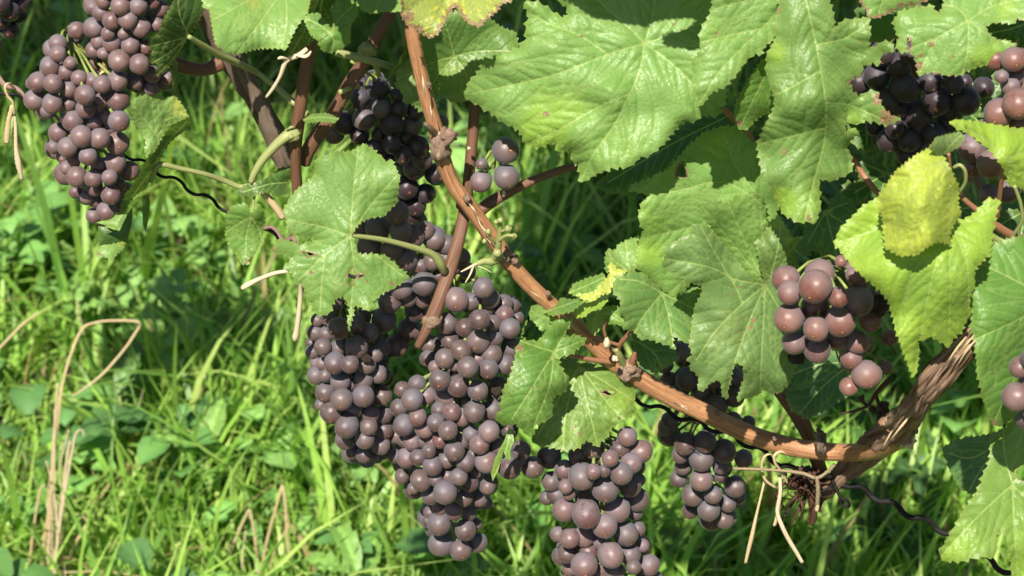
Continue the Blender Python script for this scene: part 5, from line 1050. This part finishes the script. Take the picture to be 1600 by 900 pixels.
tk = thing('twine_tie', 'twisted brown twine tied around the old wood and wire, with dangling frayed ends', 'tie', at(1276, 745, 4))
tube('twine', [(1145,732,-6,4.6),(1180,733,-8,4.9),(1220,735,-8,5.3),(1255,740,-8,5.7),(1276,747,-10,6.1),(1292,738,-8,6.1),(1304,726,-2,6.1)], M['cord'], tk, 8, 3, .25, twist=900)
tube('twine', [(1276,745,-12,6.8),(1278,765,-13,6.8),(1277,790,-13,6.5)], M['cord'], tk, 9, 3, .2, twist=700)
tube('cut_end', [(1277,788,-13,6.1),(1276,798,-13,6.8)], M['straw'], tk, 8, 3, .3)
tube('raffia_strand', [(1218,740,0,6.1),(1219,770,-4,6.1),(1215,800,-6,6.8),(1222,822,-8,7.6),(1236,850,-9,6.8),(1254,879,-10,6.1)], M['straw_pale'], tk, 8, 3, .35, twist=300, flat=.5)
tube('raffia_strand', [(1219,770,-2,4.6),(1217,795,-3,6.1),(1210,822,-4,5.3)], M['straw'], tk, 8, 3, .35, twist=300, flat=.5)
tube('raffia_strand', [(1196,745,4,3.8),(1190,770,0,3.8),(1183,800,-3,4.6),(1174,840,-5,6.8),(1165,880,-6,4.6)], M['straw'], tk, 8, 3, .35, twist=250, flat=.6)
tube('raffia_loop', [(1236,712,0,4.6),(1220,706,-4,4.6),(1210,712,-6,4.6),(1212,725,-6,4.6),(1222,738,-4,4.6),(1230,755,-2,3.8)], M['straw'], tk, 8, 3, .25, twist=200)
tube('raffia_loop', [(1212,708,2,3.8),(1196,712,0,3.8),(1190,728,-1,3.8),(1196,750,-2,4.6),(1212,762,0,3.8)], M['straw'], tk, 8, 3, .25, twist=200)

dt = thing('dry_tendril_tuft', 'tuft of dead dark reddish tendrils hanging from the knot', 'dry tendrils', at(1250, 760, 18))
rr_ = random.Random(77); lists = []
for i in range(24):
    x0 = 1248 + rr_.uniform(-34, 40); y0 = 748 + rr_.uniform(-18, 22); x1 = x0 + rr_.uniform(-38, 26); y1 = y0 + rr_.uniform(15, 62)
    lists.append([(x0, y0, 16 + rr_.uniform(-12, 12), rr_.uniform(3, 8)), ((x0 + x1) / 2 + rr_.uniform(-12, 12), (y0 + y1) / 2, 14 + rr_.uniform(-12, 12), rr_.uniform(3, 6)), (x1, y1, 12 + rr_.uniform(-12, 12), 2)])
for i in range(12):
    x0 = 1260 + rr_.uniform(-50, 40); y0 = 755 + rr_.uniform(-18, 18); q = rr_.uniform(8, 22); lists.append([(x0 + q * math.cos(a), y0 + q * .6 * math.sin(a), 8 + 6 * math.sin(a * 1.7), 2.2) for a in np.linspace(0, rr_.uniform(3, 6), 8)])
multi_tube('tendrils', lists[:30], bark_material('dead_tendril', (.035, .018, .012), (.12, .055, .035), (.06, .03, .02), (8, 4), .6, .0006, .6, .3), dt, 6, 4, .3)
tube('thick_twig', [(1262,745,14,12),(1266,775,10,11),(1271,805,8,11),(1268,820,7,7)], bpy.data.materials['dead_tendril'], dt, 8, 3, .3)
lump('knot_mass', 1262, 748, 22, 24, 15, bpy.data.materials['dead_tendril'], dt, 8, .9, None, 4, 3.4)

ds = thing('dry_fruit_stalk', 'withered brown stalk remains below the pink grapes beside the old wood', 'dried stalk', at(1370, 630, -40))
multi_tube('stalk', [[(1392,590,-60,8),(1378,604,-58,8),(1366,618,-54,7),(1355,634,-52,6),(1335,642,-50,5),(1314,647,-48,3)], [(1368,616,-54,6),(1374,634,-50,7),(1388,648,-44,6),(1392,662,-40,5)], [(1355,634,-50,5),(1345,625,-50,4),(1340,622,-50,2)]], bpy.data.materials['dead_tendril'], ds, 7, 3, .5)
for i, (x, y, q) in enumerate([(1382,636,9),(1376,650,7),(1388,664,9),(1346,623,5),(1363,640,5)]): lump('withered_berry', x, y, -48, q, q, M['dried'] if i % 2 else bpy.data.materials['dead_tendril'], ds, i, .7)

rf = thing('raffia_tie', 'orange straw raffia knotted on the thin twig at the far left', 'tie', at(14, 140, -20))
tube('knot_loop', [(24,140,-22,4),(14,130,-26,5),(8,136,-28,6),(12,150,-28,8),(20,160,-28,7),(22,178,-27,8)], M['straw'], rf, 8, 3, .3, twist=260, flat=.6)
tube('hanging_end', [(20,165,-28,7),(15,185,-28,8),(12,205,-28,9),(10,224,-28,7)], M['straw'], rf, 8, 3, .4, twist=260, flat=.5)
tube('hanging_end', [(20,165,-27,6),(24,195,-27,6),(25,230,-27,7),(29,255,-27,10),(34,281,-27,5)], M['straw_pale'], rf, 8, 3, .4, twist=260, flat=.5)
tw = thing('dry_twig', 'thin grey-pink twig entering at the far left edge', 'twig', at(10, 130, -10))
tube('twig', [(-60,70,0,7),(-10,112,-8,7),(8,133,-14,8),(24,137,-16,7),(36,147,-18,6),(42,160,-18,5)], bark_material('twig_bark', (.17, .10, .085), (.36, .23, .19), (.2, .14, .12), (10, 5), .5, .0005, .6, .3), tw, 9, 3, .15)
t2 = thing('dry_twig', 'pale broken twig pointing left from the torn edge of the holed leaf', 'twig', at(420, 432, -34))
tube('twig', [(455,423,-38,6),(430,427,-38,7),(405,436,-38,7),(384,447,-38,9),(378,451,-38,6)], M['straw_pale'], t2, 8, 3, .25)
t3 = thing('dry_twig', 'thin twig dangling straight down below the holed leaf', 'twig', at(467, 490, -30))
tube('twig', [(469,440,-34,5),(470,460,-32,7),(467,490,-32,8),(464,515,-32,9),(462,526,-32,11),(461,532,-32,7)], M['straw_pale'], t3, 8, 3, .2)
t4 = thing('dry_tendril', 'curled pink-brown dry tendril left of the holed leaf', 'tendril', at(430, 365, -20))
tube('tendril', [(412,357,-16,6),(425,355,-20,6),(434,363,-24,6),(441,374,-30,6),(452,377,-36,4)], bpy.data.materials['twig_bark'], t4, 8, 3, .2)
tube('tendril', [(446,378,-34,7),(458,372,-40,7),(461,380,-42,6),(455,390,-42,5)], bpy.data.materials['twig_bark'], t4, 8, 3, .2)
t5 = thing('bud_scale', 'tan dry pointed scale between the left bunch berries', 'dry scale', at(160, 105, -20))
V_ = at_many([154, 161, 168, 164, 156], [114, 95, 103, 112, 117], [-20, -24, -20, -26, -24]); Vb = at_many([154, 161, 168, 164, 156], [114, 95, 103, 112, 117], [-18, -22, -18, -22, -20])
finish_tube('scale', np.vstack([V_, Vb]), [(0, 1, 2, 3, 4), (9, 8, 7, 6, 5)] + [(i, (i + 1) % 5, 5 + (i + 1) % 5, 5 + i) for i in range(5)], [(0, 0)] * 10, M['straw'], t5)

# ================================================================== DRY STALKS IN THE GRASS
def stalks(label, lists, cat='dry grass', mats=None, group='dead straw stalks standing in the grass', ref=None):
    lists = [[(a, b_, c, d * .55) for a, b_, c, d in L_] for L_ in lists]
    f = lists[0][0]; root = thing('dry_stalk', label, cat, at(f[0], f[1], f[2]), group)
    for i, L_ in enumerate(lists):
        tube('stem', L_, M[(mats or ['straw'])[i % len(mats or [1])]], root, 7, 5, .25, flat=.35, twist=45)
    return root
O1 = 640
stalks('tall thick tan stalk clump at the lower left', [[(72,930,O1,14),(76,860,O1,14),(80,780,O1,13),(84,700,O1,12),(88,640,O1,10),(90,600,O1,7)], [(62,935,O1+5,12),(68,860,O1+5,10),(76,800,O1,9),(82,740,O1,7)], [(85,930,O1-5,16),(90,870,O1,14),(88,800,O1,8),(80,750,O1,5),(72,720,O1,4)], [(40,930,O1,8),(52,830,O1,7),(62,770,O1,7),(70,757,O1,4)], [(95,935,O1+10,16),(100,880,O1+5,10),(88,790,O1,6)]], mats=['straw', 'straw', 'straw_pale'])
stalks('pale stalk with a curled loop tip in the lower left clump', [[(80,930,O1-20,12),(92,830,O1-20,10),(103,760,O1-20,9),(112,710,O1-20,8),(118,680,O1-20,7),(126,671,O1-20,5),(131,677,O1-20,5),(129,684,O1-20,3)], [(84,925,O1-15,9),(96,800,O1-15,9),(104,720,O1-15,8),(110,690,O1-15,5)], [(100,780,O1-15,4),(92,740,O1-15,4),(100,700,O1-15,4),(108,672,O1-15,4)]], mats=['straw_pale'])
stalks('bent tan stalk folded over into a wide arch at left', [[(80,860,O1,7),(82,740,O1+20,8),(90,660,O1+30,8),(100,590,O1+40,8),(125,520,O1+50,8),(150,504,O1+50,8),(190,501,O1+50,8),(216,503,O1+50,8),(219,507,O1+50,6),(217,512,O1+50,7),(195,545,O1+40,8),(160,585,O1+30,8),(125,612,O1+20,6),(110,620,O1+20,5)]])
stalks('frayed pale straw bundle leaning against the tall lower left clump', [[(70,930,O1-8,5),(78,850,O1-8,5),(74,780,O1-8,4),(79,740,O1-8,2)],[(90,930,O1-8,6),(98,860,O1-8,5),(93,800,O1-8,4),(97,760,O1-8,2)],[(104,930,O1-8,5),(100,850,O1-8,4),(108,790,O1-8,3)],[(60,930,O1-8,4),(74,880,O1-8,4),(92,850,O1-8,3),(108,846,O1-8,2)],[(84,930,O1-12,5),(82,830,O1-12,4),(86,700,O1-12,3),(84,640,O1-12,2)],[(96,930,O1-12,9),(94,880,O1-12,7),(90,850,O1-12,3)]], mats=['straw_pale', 'straw'])
stalks('short tan stalk slanting in from the left edge', [[(-40,575,O1,9),(0,543,O1,8),(30,512,O1,8),(60,488,O1,6)]])
stalks('hooked dry stalk right of the lower left clump', [[(108,890,O1-20,8),(115,855,O1-20,9),(130,830,O1-20,9),(135,815,O1-20,8),(126,805,O1-20,6),(115,804,O1-20,4)]])
stalks('thin straw lying flat at the bottom left edge', [[(30,893,O1-60,6),(50,897,O1-60,7),(90,895,O1-60,5),(150,893,O1-60,6),(195,897,O1-60,5),(230,905,O1-60,5)]])
stalks('small tuft of folded pale straws at the bottom left of centre', [[(345,910,O1,7),(365,850,O1,8),(387,800,O1,8),(389,796,O1,7),(391,800,O1,8),(396,825,O1,8),(402,870,O1,8),(408,920,O1,8)], [(378,910,O1,5),(380,860,O1,6),(384,830,O1,5)], [(318,910,O1,4),(317,870,O1,4),(314,850,O1,3)], [(356,920,O1,4),(358,880,O1,4),(356,848,O1,3)]], mats=['straw', 'straw_pale'])
stalks('sharply bent straw just left of the lowest bunches', [[(408,900,O1,7),(416,850,O1,8),(439,766,O1,8),(441,761,O1,6),(443,766,O1,8),(446,790,O1,9),(448,830,O1,9),(456,910,O1,8)], [(415,905,O1,5),(430,860,O1,5),(452,818,O1,4)], [(400,840,O1,4),(402,880,O1,5),(406,920,O1,5)]], mats=['straw', 'straw', 'straw_pale'])
